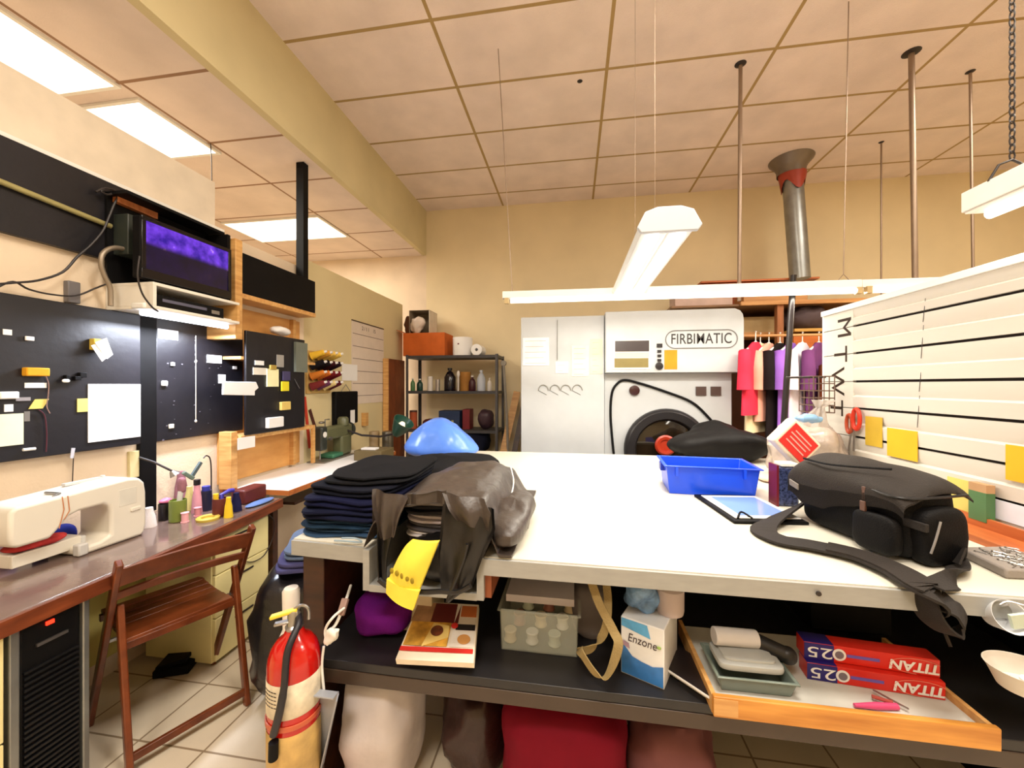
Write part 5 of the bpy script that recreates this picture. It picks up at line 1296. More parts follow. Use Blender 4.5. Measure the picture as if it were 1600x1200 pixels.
# right end pouch
pe_ = cc + bu * (BL / 2 + .008) 
MB().sell(pe_ + Vector((0, 0, .085)), (.036, BD / 2 - .025, .085), .5, .008, 9, 73, RB, 40, 16, flat=-.085).build('end_pocket', M_cb, cb)
MB().sell(cc + RB @ Vector((BL / 2 - .07, -BD / 2 - .012, .07)), (.07, .02, .062), .5, .006, 9, 75, RB, 36, 14).build('front_pocket', M_cb, cb)
MB().tube(smooth_path([cc + RB @ Vector((BL / 2 - .10, -BD / 2 - .014, BH - .035)), cc + RB @ Vector((BL / 2 + .01, -BD / 2 - .012, BH - .04)), cc + RB @ Vector((BL / 2 + .03, BD / 2 - .03, BH - .03))], 6), .004, 6).build('zipper', K('zip_dark', (22, 20, 22), .4), cb)
z1_ = MB().obox(cc + RB @ Vector((BL / 2 - .10, -BD / 2 - .020, BH - .055)), bu * .006, bv * .004, (0, 0, .022))
z1_.obox(cc + RB @ Vector((BL / 2 - .10, -BD / 2 - .024, BH - .095)), bu * .009, bv * .004, (0, 0, .016)).build('zip_pull', K('buckle_brown', (90, 60, 48), .4), cb, bevel=.002)
plab(MB().obox(cc + RB @ Vector((-BL / 2 + .012, -BD / 2 - .022, BH - .095)), bu * .022 + Vector((0, 0, -.006)), bv * .006, (0, 0, .012)).build('buckle', K('buckle_grey', (120, 112, 106), .35), cb, bevel=.003), 'grey plastic buckle')
MB().obox(cc + RB @ Vector((BL / 2 + .01, -BD / 2 + .022, .12)), bu * .034, bv * .006, (0, 0, .012)).build('webbing', M_strap, cb, bevel=.002)
MB().tube(smooth_path([cc + RB @ Vector((BL / 2 + .047, -.04, .14)), cc + RB @ Vector((BL / 2 + .050, -.06, .09)), cc + RB @ Vector((BL / 2 + .046, -.07, .05))], 4), .003, 6).build('zip_cord', K('zip_grey', (140, 136, 134), .4), cb)
# shoulder strap: from left end, along front, over the table edge, loop and back
def tz(px, py, dz=.012): p = aZ(px, py, TZ + dz); return p
fy = FYt - .05
sp = [cc + RB @ Vector((-BL / 2 - .01, .0, .13)), cc + RB @ Vector((-BL / 2 - .045, -.02, .06)), aZ(1195, 822, TZ + .012), aZ(1215, 842, TZ + .012), aZ(1270, 852, TZ + .014), aZ(1340, 868, TZ + .016), aZ(1400, 892, TZ + .018), aZ(1445, 920, TZ + .016),
      aY(1475, 945, fy - .02), aY(1500, 962, fy - .03), aY(1512, 975, fy - .03), aY(1500, 992, fy - .02), aY(1470, 990, fy), aY(1447, 960, fy + .02), aY(1440, 925, fy + .06)]
sp = sp[:8] + [aY(1470, 938, FYt - .045)]
P1 = smooth_path(sp, 6); S1_ = []
for i, q in enumerate(P1):
    tt_ = (P1[min(i + 1, len(P1) - 1)] - P1[max(i - 1, 0)]).normalized()
    flat_ = U.cross(tt_); flat_ = flat_.normalized() if flat_.length > .1 else Vector((0, -1, 0))
    k_ = min(1, i / 14); k2 = max(0, (i - len(P1) + 7) / 6)
    S1_.append((Vector((.1, -.3, 1)) * (1 - k_) + flat_ * k_ * (1 - k2) + Vector((.6, .7, .35)) * k2).normalized())
def path_s(P, S, k=6):
    return smooth_path(P, k), [s.normalized() for s in smooth_path(S, k)]
MB().ribbon(P1, S1_, [lerp(.045, .084, min(1, i / 14)) for i in range(len(P1))], .007).build('shoulder_strap', M_strap, cb)
mid_ = P1[26:44]; MB().ribbon([p + Vector((0, 0, .006)) for p in mid_], S1_[26:44], .078, .006).build('shoulder_pad', M_cf, cb)
# hanging loop
lp = [P1[-1], aY(1497, 955, FYt - .06), aY(1507, 975, FYt - .06), aY(1490, 992, FYt - .055), aY(1462, 975, FYt - .05), aY(1446, 950, FYt - .045), aY(1440, 925, FYt - .04)]
ls = [Vector((-.8, -.6, -.3)), Vector((-.7, -.3, .3)), Vector((-.5, -.6, .6)), Vector((0, -1, .4)), Vector((.2, -1, .2)), Vector((.2, -1, .1)), Vector((.1, -1, 0))]
P2, S2_ = path_s(lp, ls)
MB().ribbon(P2, S2_, .072, .005).build('hanging_loop', M_strap, cb)
rp = [aZ(1455, 915, TZ + .02), aZ(1488, 905, TZ + .014), aZ(1497, 882, TZ + .012), aZ(1485, 866, TZ + .02), cc + RB @ Vector((BL / 2 + .07, .0, .05))]
rs_ = [Vector((.3, 1, 0)), Vector((1, 1, .2)), Vector((1, .2, .2)), Vector((.6, -.4, .6)), Vector((.2, -.3, 1))]
P3, S3_ = path_s(rp, rs_); MB().ribbon(P3, S3_, .05, .005).build('strap_end', M_strap, cb)

# black bag behind the table
p = aY(1130, 700, 3.2)
tag(MB().sell((aY(1128, 700, 3.0).x, 3.02, TZ + .10), (.34, .22, .14), .85, .05, 5, 81, None, 48, 20, flat=-.10, shape=lambda q: Vector((q.x, q.y, q.z * (1 - .5 * abs(q.x / .34) ** 1.5)))).build('black_duffel', mat('duffel_black', (17, 15, 15), .55, var=.15, bump=.3, bscale=20)), 'slumped black bag on the far edge of the table behind the blue bin', 'bag')

# clear bag with red label, bead bag, block, pile beside
p = aZ(1272, 790, TZ)
cbg = Vector((aD(1272, 680, 2.1).x, aD(1272, 680, 2.1).y, TZ))
t = thing('clear_plastic_bag', 'puffy clear plastic bag of pale goods beside the slat wall', 'bag', cbg)
MB().sell(cbg + Vector((.02, .12, .16)), (.19, .17, .16), .85, .06, 8, 91, None, 48, 24, flat=-.158).build('body', mat('cloudy_film', (186, 170, 158), .25, var=.16, scale=12, bump=.5, bscale=18), t)
neck = aD(1287, 625, 2.1)
def nk(u, v):
    an = u * 2 * math.pi; r_ = lerp(.10, .018, min(1, v * 1.25)) + (.03 * max(0, v - .8) * 5 if v > .8 else 0)
    c_ = lerp(cbg + Vector((.03, .12, .24)), neck, v); r_ *= 1 + .18 * math.sin(an * 7 + v * 4)
    return Vector((c_.x + math.cos(an) * r_, c_.y + math.sin(an) * r_, c_.z))
MB().grid(nk, 40, 16, wrapu=True).build('gathered_neck', mat('clear_neck_film', (214, 206, 198), .15, alpha=.5, bump=.4, bscale=30), t)
plab(MB().sell(aD(1262, 655, 1.98), (.06, .03, .02), .9, .03, 24, 6).build('blue_film', K('pale_blue_film', (130, 172, 210), .3), t), 'pale blue crumpled film')
c = aD(1247, 692, 1.78); dd = (CO - c).normalized()
xx = Vector((math.cos(-.75), 0, math.sin(-.75))); yy_ = Vector((-math.sin(-.75), 0, math.cos(-.75)))
xx = RV * math.cos(-.8) + Vector((0, 0, 1)) * math.sin(-.8); yy_ = -RV * math.sin(-.8) + Vector((0, 0, 1)) * math.cos(-.8)
t = thing('label_box', 'white box with a tilted red label beside the camera bag', 'box', Vector((c.x, c.y, TZ)))
MB().obox(c + FV * .03, xx * .088, yy_ * .072, FV * .03).build('carton', K('cream_card', (236, 222, 200), .6), t, bevel=.01)
MB().obox(c - FV * .002, xx * .072, yy_ * .056, FV * .002).build('red_label', K('label_red', (214, 40, 36), .5), t)
tl_ = MB()
for k, (q, wd_) in enumerate(((.03, .05), (.012, .06), (-.006, .05), (-.026, .055))): tl_.obox(c - FV * .005 + yy_ * q, xx * wd_, yy_ * .003, FV * .0006)
tl_.build('printed_line', K('label_pink', (240, 170, 160), .6), t)
p = aZ(1232, 792, TZ)
t = thing('bead_packet', 'tall glass jar filled with dark blue and coloured beads', 'jar', p)
mbd = mat('bead_mix', (60, 70, 110), .25, var=.45, scale=90)
MB().box(p.x - .045, p.x + .045, p.y - .0, p.y + .07, TZ, TZ + .175).build('body', mbd, t, bevel=.01)
MB().box(p.x - .048, p.x - .040, p.y - .004, p.y + .07, TZ, TZ + .18).build('red_edge', K('dark_crimson', (110, 20, 30), .4), t)
plab(MB().box(p.x - .03, p.x + .04, p.y - .003, p.y + .06, TZ + .175, TZ + .19).build('lid', M_white, t, bevel=.003), 'white lid')
p = aZ(1212, 745, TZ)
tag(MB().box(p.x - .015, p.x + .015, p.y, p.y + .03, TZ, TZ + .11).build('pine_block', M_pine, bevel=.002), 'upright pine stick behind the blue bin', 'stick')
p = aZ(1205, 752, TZ)
tag(MB().sell((p.x + .03, p.y - .0, TZ + .018), (.10, .07, .017), .7, .01, 12, 5, flat=-.017).build('peach_cloth', K('peach_cloth', (240, 206, 176), .8)), 'folded peach cloth between the blue bin and the bead jar', 'cloth')

# wooden tray against the slat wall & magnetic pin slab
a = aX(1470, 818, 1.36); 
t = thing('wooden_tray', 'shallow orange-brown wooden tray along the foot of the slat wall', 'tray', (1.42, 1.5, TZ))
MT = wood('tray_wood', (196, 110, 56), (160, 80, 34), 3, (8, 1, 8))
MB().box(1.34, 1.495, 1.18, 1.80, TZ, TZ + .008).build('bottom', MT, t)
MB().box(1.482, 1.495, 1.18, 1.80, TZ + .008, TZ + .045).build('side', MT, t); MB().box(1.34, 1.352, 1.18, 1.80, TZ + .008, TZ + .022).build('side', MT, t)
pr_ = mat('pin_slab_grey', (150, 142, 136), .7, var=.1, bump=.3)
f0 = aZ(1497, 868, TZ); f1 = aZ(1572, 905, TZ); f2 = aZ(1640, 908, TZ); b0 = aZ(1500, 846, TZ + .02)
t = thing('pin_cushion_slab', 'grey slab covered with scattered pins at the right end of the table', 'pin cushion', lerp(f0, f2, .5))
poly = [f0, f1, f2, Vector((1.335, 1.27, TZ)), Vector((1.335, f0.y + .03, TZ))]
MB().prism([Vector((p_.x, p_.y, TZ)) for p_ in poly], (0, 0, .028)).build('slab', pr_, t, bevel=.006)
rnd = random.Random(4); pn = MB()
cen = sum((Vector(p_) for p_ in poly), Vector()) / 5
for k in range(70):
    q = lerp(Vector(poly[rnd.randrange(5)]), cen, rnd.uniform(.35, 1)) + Vector((rnd.uniform(-.01, .03), rnd.uniform(-.02, .02), 0)); q.x = min(q.x, 1.33)
    an = rnd.uniform(0, 3.14); dx = Vector((math.cos(an), math.sin(an), 0)) * .013; q.z = TZ + .031
    pn.tube([q - dx, q + dx], .0014, 4); pn.sell(q + dx, (.003, .003, .003), 1, nu=6, nv=4)
o_ = pn.build('pins', M_steel, t); o_['kind'] = 'stuff'

# ---------------- shelf below ----------------
def face_text(*a, **k): return text(*a, **k)
SH = SZ2
# purple cloth
p = aZ(598, 985, SH)
tag(MB().sell((p.x, p.y + .06, SH + .055), (.11, .13, .055), .7, .03, 9, 17, flat=-.054).build('purple_cloth', mat('purple_fleece', (104, 20, 120), .9, bump=.3, bscale=150)), 'folded deep purple cloth on the shelf under the table well', 'cloth')
p = aY(592, 960, FYt + .28)
# cookbook: leaflet leaning
a0 = aY(618, 1030, FYt - .035); a1 = aY(740, 1036, FYt - .035)
bk0 = aZ(655, 940, SH + .10); bk1 = aZ(748, 945, SH + .10)
t = thing('pizza_box', 'leaflet-covered carton with food pictures tilted on the shelf front', 'box', lerp(a0, a1, .5))
nrm_ = (a1 - a0).cross(bk0 - a0).normalized()
if nrm_.z < 0: nrm_ = -nrm_
ex = (a1 - a0); bk0 = a0 + (bk0 - a0); w2 = bk1 - bk0
def P(u, v, h=0): return lerp(lerp(a0, a1, u), lerp(bk0, bk1, u), v) + nrm_ * h
def quad(name, u0, v0, u1, v1, m, h=.001, th_=.001):
    return MB().prism([P(u0, v0, h), P(u1, v0, h), P(u1, v1, h), P(u0, v1, h)], nrm_ * th_).build(name, m, t)
MB().prism([P(0, 0, -.02), P(1, 0, -.02), P(1, 1, -.02), P(0, 1, -.02)], nrm_ * .02).build('carton', K('cream_box', (238, 226, 206), .6), t)
quad('picture', .02, .22, .62, .62, K('food_yellow', (214, 160, 60), .5, var=.25, scale=25)); quad('red_band', .0, .13, .98, .20, K('band_red', (206, 44, 36), .5))
quad('picture', .30, .62, .72, .98, K('maroon_print', (96, 26, 26), .5)); quad('picture', .0, .62, .30, .98, K('tan_print', (170, 130, 96), .5, var=.2, scale=20))
quad('picture', .66, .22, .98, .98, K('white_print', (232, 224, 214), .5)); quad('picture', .74, .74, .98, .95, K('orange_print', (196, 110, 56), .5), .002)
quad('picture', .70, .50, .98, .60, K('black_print', (30, 26, 26), .5), .002)
MB().prism([P(.28, .20, .003), P(.62, .36, .003), P(.60, .56, .003), P(.36, .60, .003)], nrm_ * .001).build('picture', K('pale_slice', (236, 204, 120), .5), t)
def ell(u, v, ru, rv, m, name='picture', h=.004):
    pts = [P(u + ru * math.cos(k * math.pi / 10), v + rv * math.sin(k * math.pi / 10), h) for k in range(20)]
    return MB().prism(pts, nrm_ * .001).build(name, m, t)
ell(.44, .46, .09, .09, K('choc_print', (110, 54, 26), .5, var=.3, scale=60), h=.005); ell(.68, .56, .05, .05, K('band_red', (206, 44, 36), .5), h=.005); ell(.84, .34, .09, .08, K('bread_print', (210, 150, 84), .5))
# clear storage box
p0 = aZ(783, 1015, SH); p1 = aZ(902, 1028, SH); uu = (p1 - p0).normalized(); vv = Vector((-uu.y, uu.x, 0)); Wd = (p1 - p0).length
t = thing('clear_storage_box', 'clear plastic box of sewing notions on the shelf', 'box', lerp(p0, p1, .5) + vv * .1)
M_clear = mat('clear_plastic', (206, 210, 196), .12, alpha=.25, var=.02)
tray(t, p0, uu, vy if False else vv, Wd, .2, .135, .004, M_clear, 'body', .003, .008)
for k in range(9):
    q = p0 + uu * (Wd * (.1 + .1 * k)) + vv * (.04 + .05 * (k % 3)) + Vector((0, 0, .03 + .03 * (k % 3)))
    tag(MB().lathe(q - Vector((0, 0, .02)), [(.020, 0), (.022, .004), (.018, .01), (.018, .03), (.022, .036), (.02, .04)], 14, None).build('thread_bobbin', K('bob%d' % (k % 4), [(214, 196, 160), (150, 96, 80), (196, 206, 190), (226, 226, 220)][k % 4], .5)),
        ['cream bobbin in the left corner', 'brown bobbin near the left corner', 'pale green bobbin on the left', 'white bobbin left of centre', 'cream bobbin in the middle', 'brown bobbin in the middle', 'pale green bobbin right of centre', 'white bobbin at the right', 'cream bobbin at the right end'][k] + ' of the clear storage box', 'bobbin', 'bobbins in the clear storage box')
lt = p0 + Vector((0, 0, .142))
MB().obox(p0 + uu * Wd * .5 + vv * .12 + Vector((0, 0, .155)), uu * Wd * .46, vv * .08, Vector((0, 0, .012))).build('paper_stack', K('grey_paper', (186, 180, 186), .7), t)
# canvas strap bag
t = thing('canvas_bag', 'grey bag with khaki webbing straps on the shelf', 'bag', aZ(935, 1040, SH))
p = aZ(925, 1010, SH)
MB().sell((p.x, p.y + .10, SH + .085), (.07, .08, .085), .6, .02, 9, 23, flat=-.085).build('body', K('grey_canvas', (112, 104, 104), .8), t)
kh = mat('khaki_webbing', (150, 130, 88), .8, bump=.3, bscale=200)
P4, S4 = path_s([aY(918, 890, FYt + .06), aY(935, 940, FYt + .02), aY(958, 985, FYt - .01), aY(966, 1010, FYt - .035), aY(948, 1056, FYt - .04), aY(930, 1052, FYt - .035), aY(908, 1020, FYt + .0), aY(906, 1014, FYt + .06)],
                [Vector((1, -.3, 0))] * 4 + [Vector((.3, -1, .3))] + [Vector((.4, -.5, .7))] * 3)
MB().ribbon(P4, S4, .026, .003).build('strap', kh, t)
P4, S4 = path_s([aY(944, 890, FYt + .08), aY(950, 940, FYt + .05), aY(945, 985, FYt + .03), aY(925, 1012, FYt + .02), aY(905, 1018, FYt + .04)], [Vector((1, -.2, 0))] * 3 + [Vector((.2, -.3, 1))] * 2)
MB().ribbon(P4, S4, .024, .003).build('strap', kh, t)
# tissue box
p0 = aZ(970, 1050, SH); p1 = aZ(1038, 1079, SH); uu = (p1 - p0).normalized(); vv = Vector((-uu.y, uu.x, 0)); Wd = (p1 - p0).length; Ht = .175
t = thing('detergent_box', 'blue and white printed carton standing on the shelf', 'carton', p0)
MB().obox(p0 + uu * Wd / 2 + vv * .085 + U * Ht / 2, uu * Wd / 2, vv * .085, U * Ht / 2).build('carton', K('carton_white', (236, 238, 242), .5), t, bevel=.003)
def fp(u, z, h=.0012): return p0 + uu * Wd * u - vv * h + U * z
def fq(name, pts, m, h=.0012): return MB().prism([fp(u, z, h) for u, z in pts], -vv * .0008).build(name, m, t)
fq('blue_wave', [(.02, .005), (.98, .005), (.98, .066), (.75, .055), (.5, .058), (.28, .064), (.12, .085), (.02, .10)], K('wave_blue', (54, 120, 196), .4, var=.15, scale=20))
fq('blue_top', [(.02, .148), (.7, .135), (.62, .172), (.02, .172)], K('sky_blue', (90, 170, 226), .4, var=.15, scale=20))
fq('rose_panel', [(.06, .105), (.20, .10), (.22, .085), (.06, .09)], K('mauve_panel', (170, 140, 160), .5), .002)
text('lettering', 'Enzone', .026, fp(.5, .118, .0015), uu, U, K('ink_dark', (70, 56, 60), .5), t, sx=.85, shear=.2)
MB().tube([fp(.62, .118, .002) + uu * .035, fp(.62, .122, .002) + uu * .035], .006, 8).build('printed_dot', K('leaf_green', (150, 180, 90), .5), t)
tag(MB().sell(p0 + uu * .04 + vv * .08 + U * (Ht + .04), (.045, .05, .045), .8, .03, 14, 27).build('tissue_pack', mat('clear_wrap', (120, 160, 210), .2, var=.3, scale=20, bump=.4)), 'crinkled blue and clear plastic pack on top of the blue carton', 'pack')
t = thing('toilet_tissue', 'white tissue roll wrapped in film on the back of the blue carton', 'roll', p0 + uu * .095 + vv * .1 + U * Ht)
MB().lathe(p0 + uu * .12 + vv * .11 + U * (Ht + .001), [(.04, 0), (.042, .01), (.042, .075), (.03, .085), (.012, .085), (.012, .07)], 24).build('roll', K('tissue_grey', (190, 176, 176), .7), t)
# magazines lying right of carton
for i in range(3):
    c = aZ(1085, 1052, SH + .004 + i * .011) + Vector((.004 * i, .0, 0))
    r_ = Vector((.70, -.72, 0)); r2 = Vector((.72, .70, 0))
    tg = thing('paperback', ['lowest', 'middle', 'topmost'][i] + ' of the dark books stacked right of the blue carton', 'book', c, 'dark books beside the blue carton')
    MB().obox(c + U * .001, r_ * .09, r2 * .06, U * .0045).build('cover', K('cover_%d' % i, [(40, 50, 40), (46, 20, 18), (30, 22, 24)][i], .4), tg)
    MB().obox(c + U * .001 - r2 * .0015, r_ * .088, r2 * .0600, U * .003).build('pages', M_paper, tg)
# plastic trays and cylinder
p0 = aZ(1108, 1076, SH + .03); p1 = aZ(1250, 1086, SH + .03); p0.z = p1.z = SH + .022
# drawer / wooden frame
w0 = aY(1114, 1098, FYt - .10); w1 = aY(1560, 1140, FYt - .10)
wx0 = aY(1114, 1098, FYt - .06).x; wx1 = aY(1562, 1130, FYt - .06).x
t = thing('pine_tray', 'shallow pine tray lined with paper at the right of the black shelf', 'tray', ((wx0 + wx1) / 2, FYt, SH))
fyy = FYt - .05
MB().box(wx0, wx1, fyy - .016, fyy, SH + .003, SH + .058).build('front_board', wood('drawer_wood', (226, 160, 74), (186, 118, 44), 4, (1, 10, 10)), t, bevel=.003)
MB().box(wx0, wx0 + .012, fyy, fyy + .34, SH + .003, SH + .052).build('side_board', M_pinex, t)
MB().box(wx1 - .012, wx1, fyy, fyy + .34, SH + .003, SH + .052).build('side_board', M_pinex, t)
MB().box(wx0 + .012, wx1 - .012, fyy, fyy + .34, SH + .003, SH + .032).build('bottom_board', K('drawer_lining', (206, 204, 196), .6), t)
MB().box(wx0 + .0, wx0 + .06, fyy - .018, fyy - .0165, SH + .010, SH + .054).build('corner_block', M_pinex, t)
DB = SH + .0325
def ontray(px, py, z=DB): return aZ(px, py, z)
p0 = ontray(1118, 1082); p1 = ontray(1250, 1096)
uu = (p1 - p0).normalized(); vv = Vector((-uu.y, uu.x, 0)); Wd = (p1 - p0).length
t = thing('plastic_tray', 'grey-green translucent plastic tray in the pine tray', 'tray', lerp(p0, p1, .5))
tray(t, p0 + vv * .012 + uu * .02, uu, vv, Wd - .035, .12, .04, .010, mat('smoke_plastic', (120, 132, 124), .2, var=.05), 'body', .003, .006)
t = thing('frosted_container', 'frosted plastic lid resting on the grey-green tray', 'lid', lerp(p0, p1, .5) + U * .05)
cl = lerp(p0, p1, .5) + vv * .075 + U * .058
MB().sell(cl, (.088, .055, .010), .3, 0, 1, 1, Matrix((uu, vv, U)).transposed(), 36, 8).build('plate', mat('frost_plastic', (176, 178, 176), .3, var=.03), t)
MB().sell(cl + U * .012, (.07, .04, .006), .3, 0, 1, 1, Matrix((uu, vv, U)).transposed(), 36, 8).build('raised_panel', mat('frost_plastic', (176, 178, 176), .3, var=.03), t)
q0 = cl - uu * .08 + vv * .02 + U * .044; q1 = cl + uu * .045 + vv * .03 + U * .038
tag(MB().tube([q0, q1], .025, 24).build('white_cylinder', K('grey_white_plastic', (206, 202, 202), .3), bevel=.003), 'pale grey cylinder lying on the frosted lid', 'cylinder')
for i, (px, py, r) in enumerate(((1208, 1020, .022), (1252, 1040, .024))):
    p = aY(px, py, FYt + .08 - i * .05)
    tag(MB().sell(p, (r, r, r), .8, 0, nu=20, nv=12).build('black_castor', K('castor_black', (22, 20, 20), .45)), ('black ball behind' if i == 0 else 'black ball touching') + ' the long red-labelled wrap boxes', 'castor') if False else None
t = thing('black_scissors', 'black tool with two round grips beside the grey cylinder', 'tool', cl + U * .03)
e0 = cl + uu * .05 + vv * .035 + U * .028; e1 = cl + uu * .12 + vv * .01 + U * .010
MB().tube([q1 + uu * .002, e0, e1], [.012, .022, .022], 14).build('handle', K('castor_black', (22, 20, 20), .45), t)
MB().sell(e1, (.024, .022, .024), .9, nu=20, nv=12).build('knob', K('castor_black', (22, 20, 20), .45), t)
# wrap boxes
M_red = K('wrap_red', (214, 40, 28), .35, var=.05); M_nav = K('wrap_navy', (34, 24, 110), .35)
b0 = ontray(1262, 1062); b1 = ontray(1480, 1097)
uu = (b1 - b0).normalized(); vv = Vector((-uu.y, uu.x, 0)); Wd = (b1 - b0).length; hb_ = .048
for i in range(2):
    o0 = b0 + vv * (.004 + .045 * i * .9) + U * (hb_ + .002) * i - uu * .006 * i
    if i == 1: o0 = b0 + vv * .022 + U * (hb_ + .0012)
    t = thing('wrap_box', ['lower long red and navy wrap box in the pine tray', 'upper long red and navy wrap box, stacked on the other'][i], 'box', o0, 'wrap boxes in the pine tray')
    MB().obox(o0 + uu * Wd * .5 + vv * .026 + U * hb_ / 2, uu * Wd / 2, vv * .026, U * hb_ / 2).build('carton', M_red, t, bevel=.002)
    f_ = o0 - vv * .0006
    MB().obox(f_ + uu * Wd * .115 + U * hb_ / 2, uu * Wd * .115, vv * .0006, U * (hb_ / 2 - .001)).build('navy_end', M_nav, t)
    MB().obox(o0 + uu * Wd * .115 + vv * .026 + U * (hb_ + .0004), uu * Wd * .115, vv * .025, U * .0006).build('navy_top', M_nav, t)
    text('number_lettering', '25', .032, f_ + uu * Wd * .12 + U * hb_ * .5 - vv * .001, -uu, -U, M_paper, t, sx=1.6)
    cdisc = f_ + uu * Wd * .27 + U * hb_ * .5
    RR = Matrix((uu, U, -vv)).transposed()
    MB().lathe(cdisc - vv * .0004, [(.017, 0), (.017, .001), (.0001, .001)], 24, RR).build('white_roundel', M_paper, t)
    MB().lathe(cdisc - vv * .0012, [(.011, 0), (.011, .001), (.0001, .001)], 20, RR).build('grey_roundel', K('roundel_grey', (120, 110, 120), .5), t)
    MB().obox(f_ + uu * Wd * .45 + U * hb_ * .5, uu * Wd * .12, vv * .001, U * .004).build('blue_stripe', K('stripe_violet', (110, 90, 180), .5), t)
    text('brand_lettering', 'TITAN', .027, f_ + uu * Wd * .82 + U * hb_ * .46 - vv * .0012, -uu, -U, M_paper, t, sx=1.1, bold=.03, shear=.15)
    ring = [f_ - vv * .001 + uu * (Wd * .83 + math.cos(k * math.pi / 12) * .062) + U * (hb_ * .47 + math.sin(k * math.pi / 12) * .021) for k in range(0, 24)]
    MB().tube(ring[2:19], .0010, 5).build('logo_ring', K('ring_pink', (236, 130, 110), .5), t)
# foil box standing on end behind
# paper sheet, scissors, dark box on top of wraps
p = ontray(1330, 1098)
t = thing('pink_scissors', 'pink-handled scissors lying in front of the red wrap boxes', 'scissors', p)
s0 = ontray(1335, 1102, DB + .008); s1 = ontray(1402, 1104, DB + .008)
MB().tube([s0, lerp(s0, s1, .5), s1], [.005, .009, .008], 10).build('handle', K('hot_pink', (230, 80, 130), .4), t)
MB().tube([ontray(1362, 1088, DB + .012), ontray(1395, 1098, DB + .012)], .005, 8).build('handle', K('dull_red', (170, 70, 60), .4), t)
MB().bar(ontray(1364, 1078, DB + .016), ontray(1420, 1108, DB + .010), .006, .002).build('blade', M_steel, t)
p = aY(1370, 1000, FYt + .12); 
tag(MB().box(aY(1310, 1000, FYt + .14).x, aY(1500, 1000, FYt + .14).x, FYt + .32, FYt + .50, SH + .145, SH + .19).build('dark_binder', K('binder_black', (30, 22, 24), .3), bevel=.008), 'black binder lying behind the red wrap boxes under the table', 'binder')
tag(MB().box(aY(1330, 1000, FYt + .14).x, aY(1480, 1000, FYt + .14).x, FYt + .34, FYt + .50, SH + .033, SH + .143).build('storage_carton', M_blackm, bevel=.003), 'dark carton under the black binder', 'box')
# hanging cup and basin at right
p = aY(1584, 968, FYt - .06)
t = thing('hanging_tub', 'white plastic tub hanging under the table edge at the right', 'tub', p)
Mt = Matrix.Rotation(math.radians(62), 3, 'X') @ Matrix.Rotation(math.radians(0), 3, 'Y')
MB().lathe(p + Vector((0, .05, -.02)), [(.024, 0), (.032, .035), (.037, .05), (.039, .051), (.034, .035), (.026, .005), (.002, .004)], 28, Mt, cap=False).build('body', K('tub_white', (222, 224, 228), .35), t)
MB().tube(smooth_path([p + Vector((-.01, .0, .035)), aY(1562, 946, FYt - .045), aY(1575, 940, FYt - .045), p + Vector((.02, 0, .036))], 4), .0022, 6).build('wire_hook', M_steel, t)
MB().obox(p + Vector((.012, -.0, -.002)), (.018, 0, .004), (0, .004, .0), (-.004, 0, .016)).build('paper_label', K('label_mint', (200, 212, 196), .6), t)
p = aY(1590, 1055, FYt - .10)
t = thing('plastic_basin', 'off-white plastic basin with white bits at the right edge', 'basin', p)
MB().lathe(p + Vector((.02, 0, -.03)), [(.046, 0), (.056, .025), (.064, .045), (.066, .046), (.06, .035), (.046, .006), (.001, .005)], 36, None, cap=False, sx=1.1).build('body', K('basin_white', (216, 208, 196), .45), t)
MB().sell(p + Vector((.03, -.01, -.008)), (.03, .02, .012), .9, .01, 40, 3, nu=20, nv=10).build('cotton', M_paper, t)
for q in ((0, 0),): MB().tube([p + Vector((-.06, .09, .0)), p + Vector((-.06, .12, .05)), Vector((p.x - .06, FYt + .02, p.z + .05))], .004, 6).build('bracket', M_cable, t)
# white support box for basin reached from end panel
# below shelf
t = thing('white_sack', 'white stuffed plastic sack on the floor under the black shelf', 'sack', aY(600, 1130, FYt + .12))
c = aY(600, 1120, FYt + .14)
MB().sell((c.x - .01, FYt + .17, .24), (.13, .16, .24), .75, .03, 7, 33, None, 48, 26, flat=-.238).build('body', mat('sack_white', (206, 198, 200), .5, var=.05, bump=.3, bscale=15), t)
c = aY(880, 1150, FYt + .2)
tag(MB().sell((c.x, FYt + .24, .20), (.22, .2, .20), .6, .02, 6, 35, None, 48, 20, flat=-.198).build('red_sack', K('crimson_cloth', (120, 10, 34), .7)), 'crimson cloth bag on the floor under the black shelf', 'bag')
c = aY(740, 1150, FYt + .2)
tag(MB().sell((c.x - .01, FYt + .30, .17), (.12, .14, .17), .7, .04, 9, 36, None, 40, 20, flat=-.168).build('brown_sack', K('dark_brown_film', (50, 28, 26), .3, bump=.5, bscale=20)), 'shiny dark brown bag between the white sack and the crimson one', 'bag')
c = aY(1050, 1150, FYt + .2)
tag(MB().sell((c.x, FYt + .28, .17), (.14, .15, .17), .7, .04, 9, 38, None, 40, 20, flat=-.168).build('dull_pink_sack', K('dull_pink', (120, 76, 76), .7)), 'dull pink cloth bundle on the floor right of the crimson bag', 'bundle')

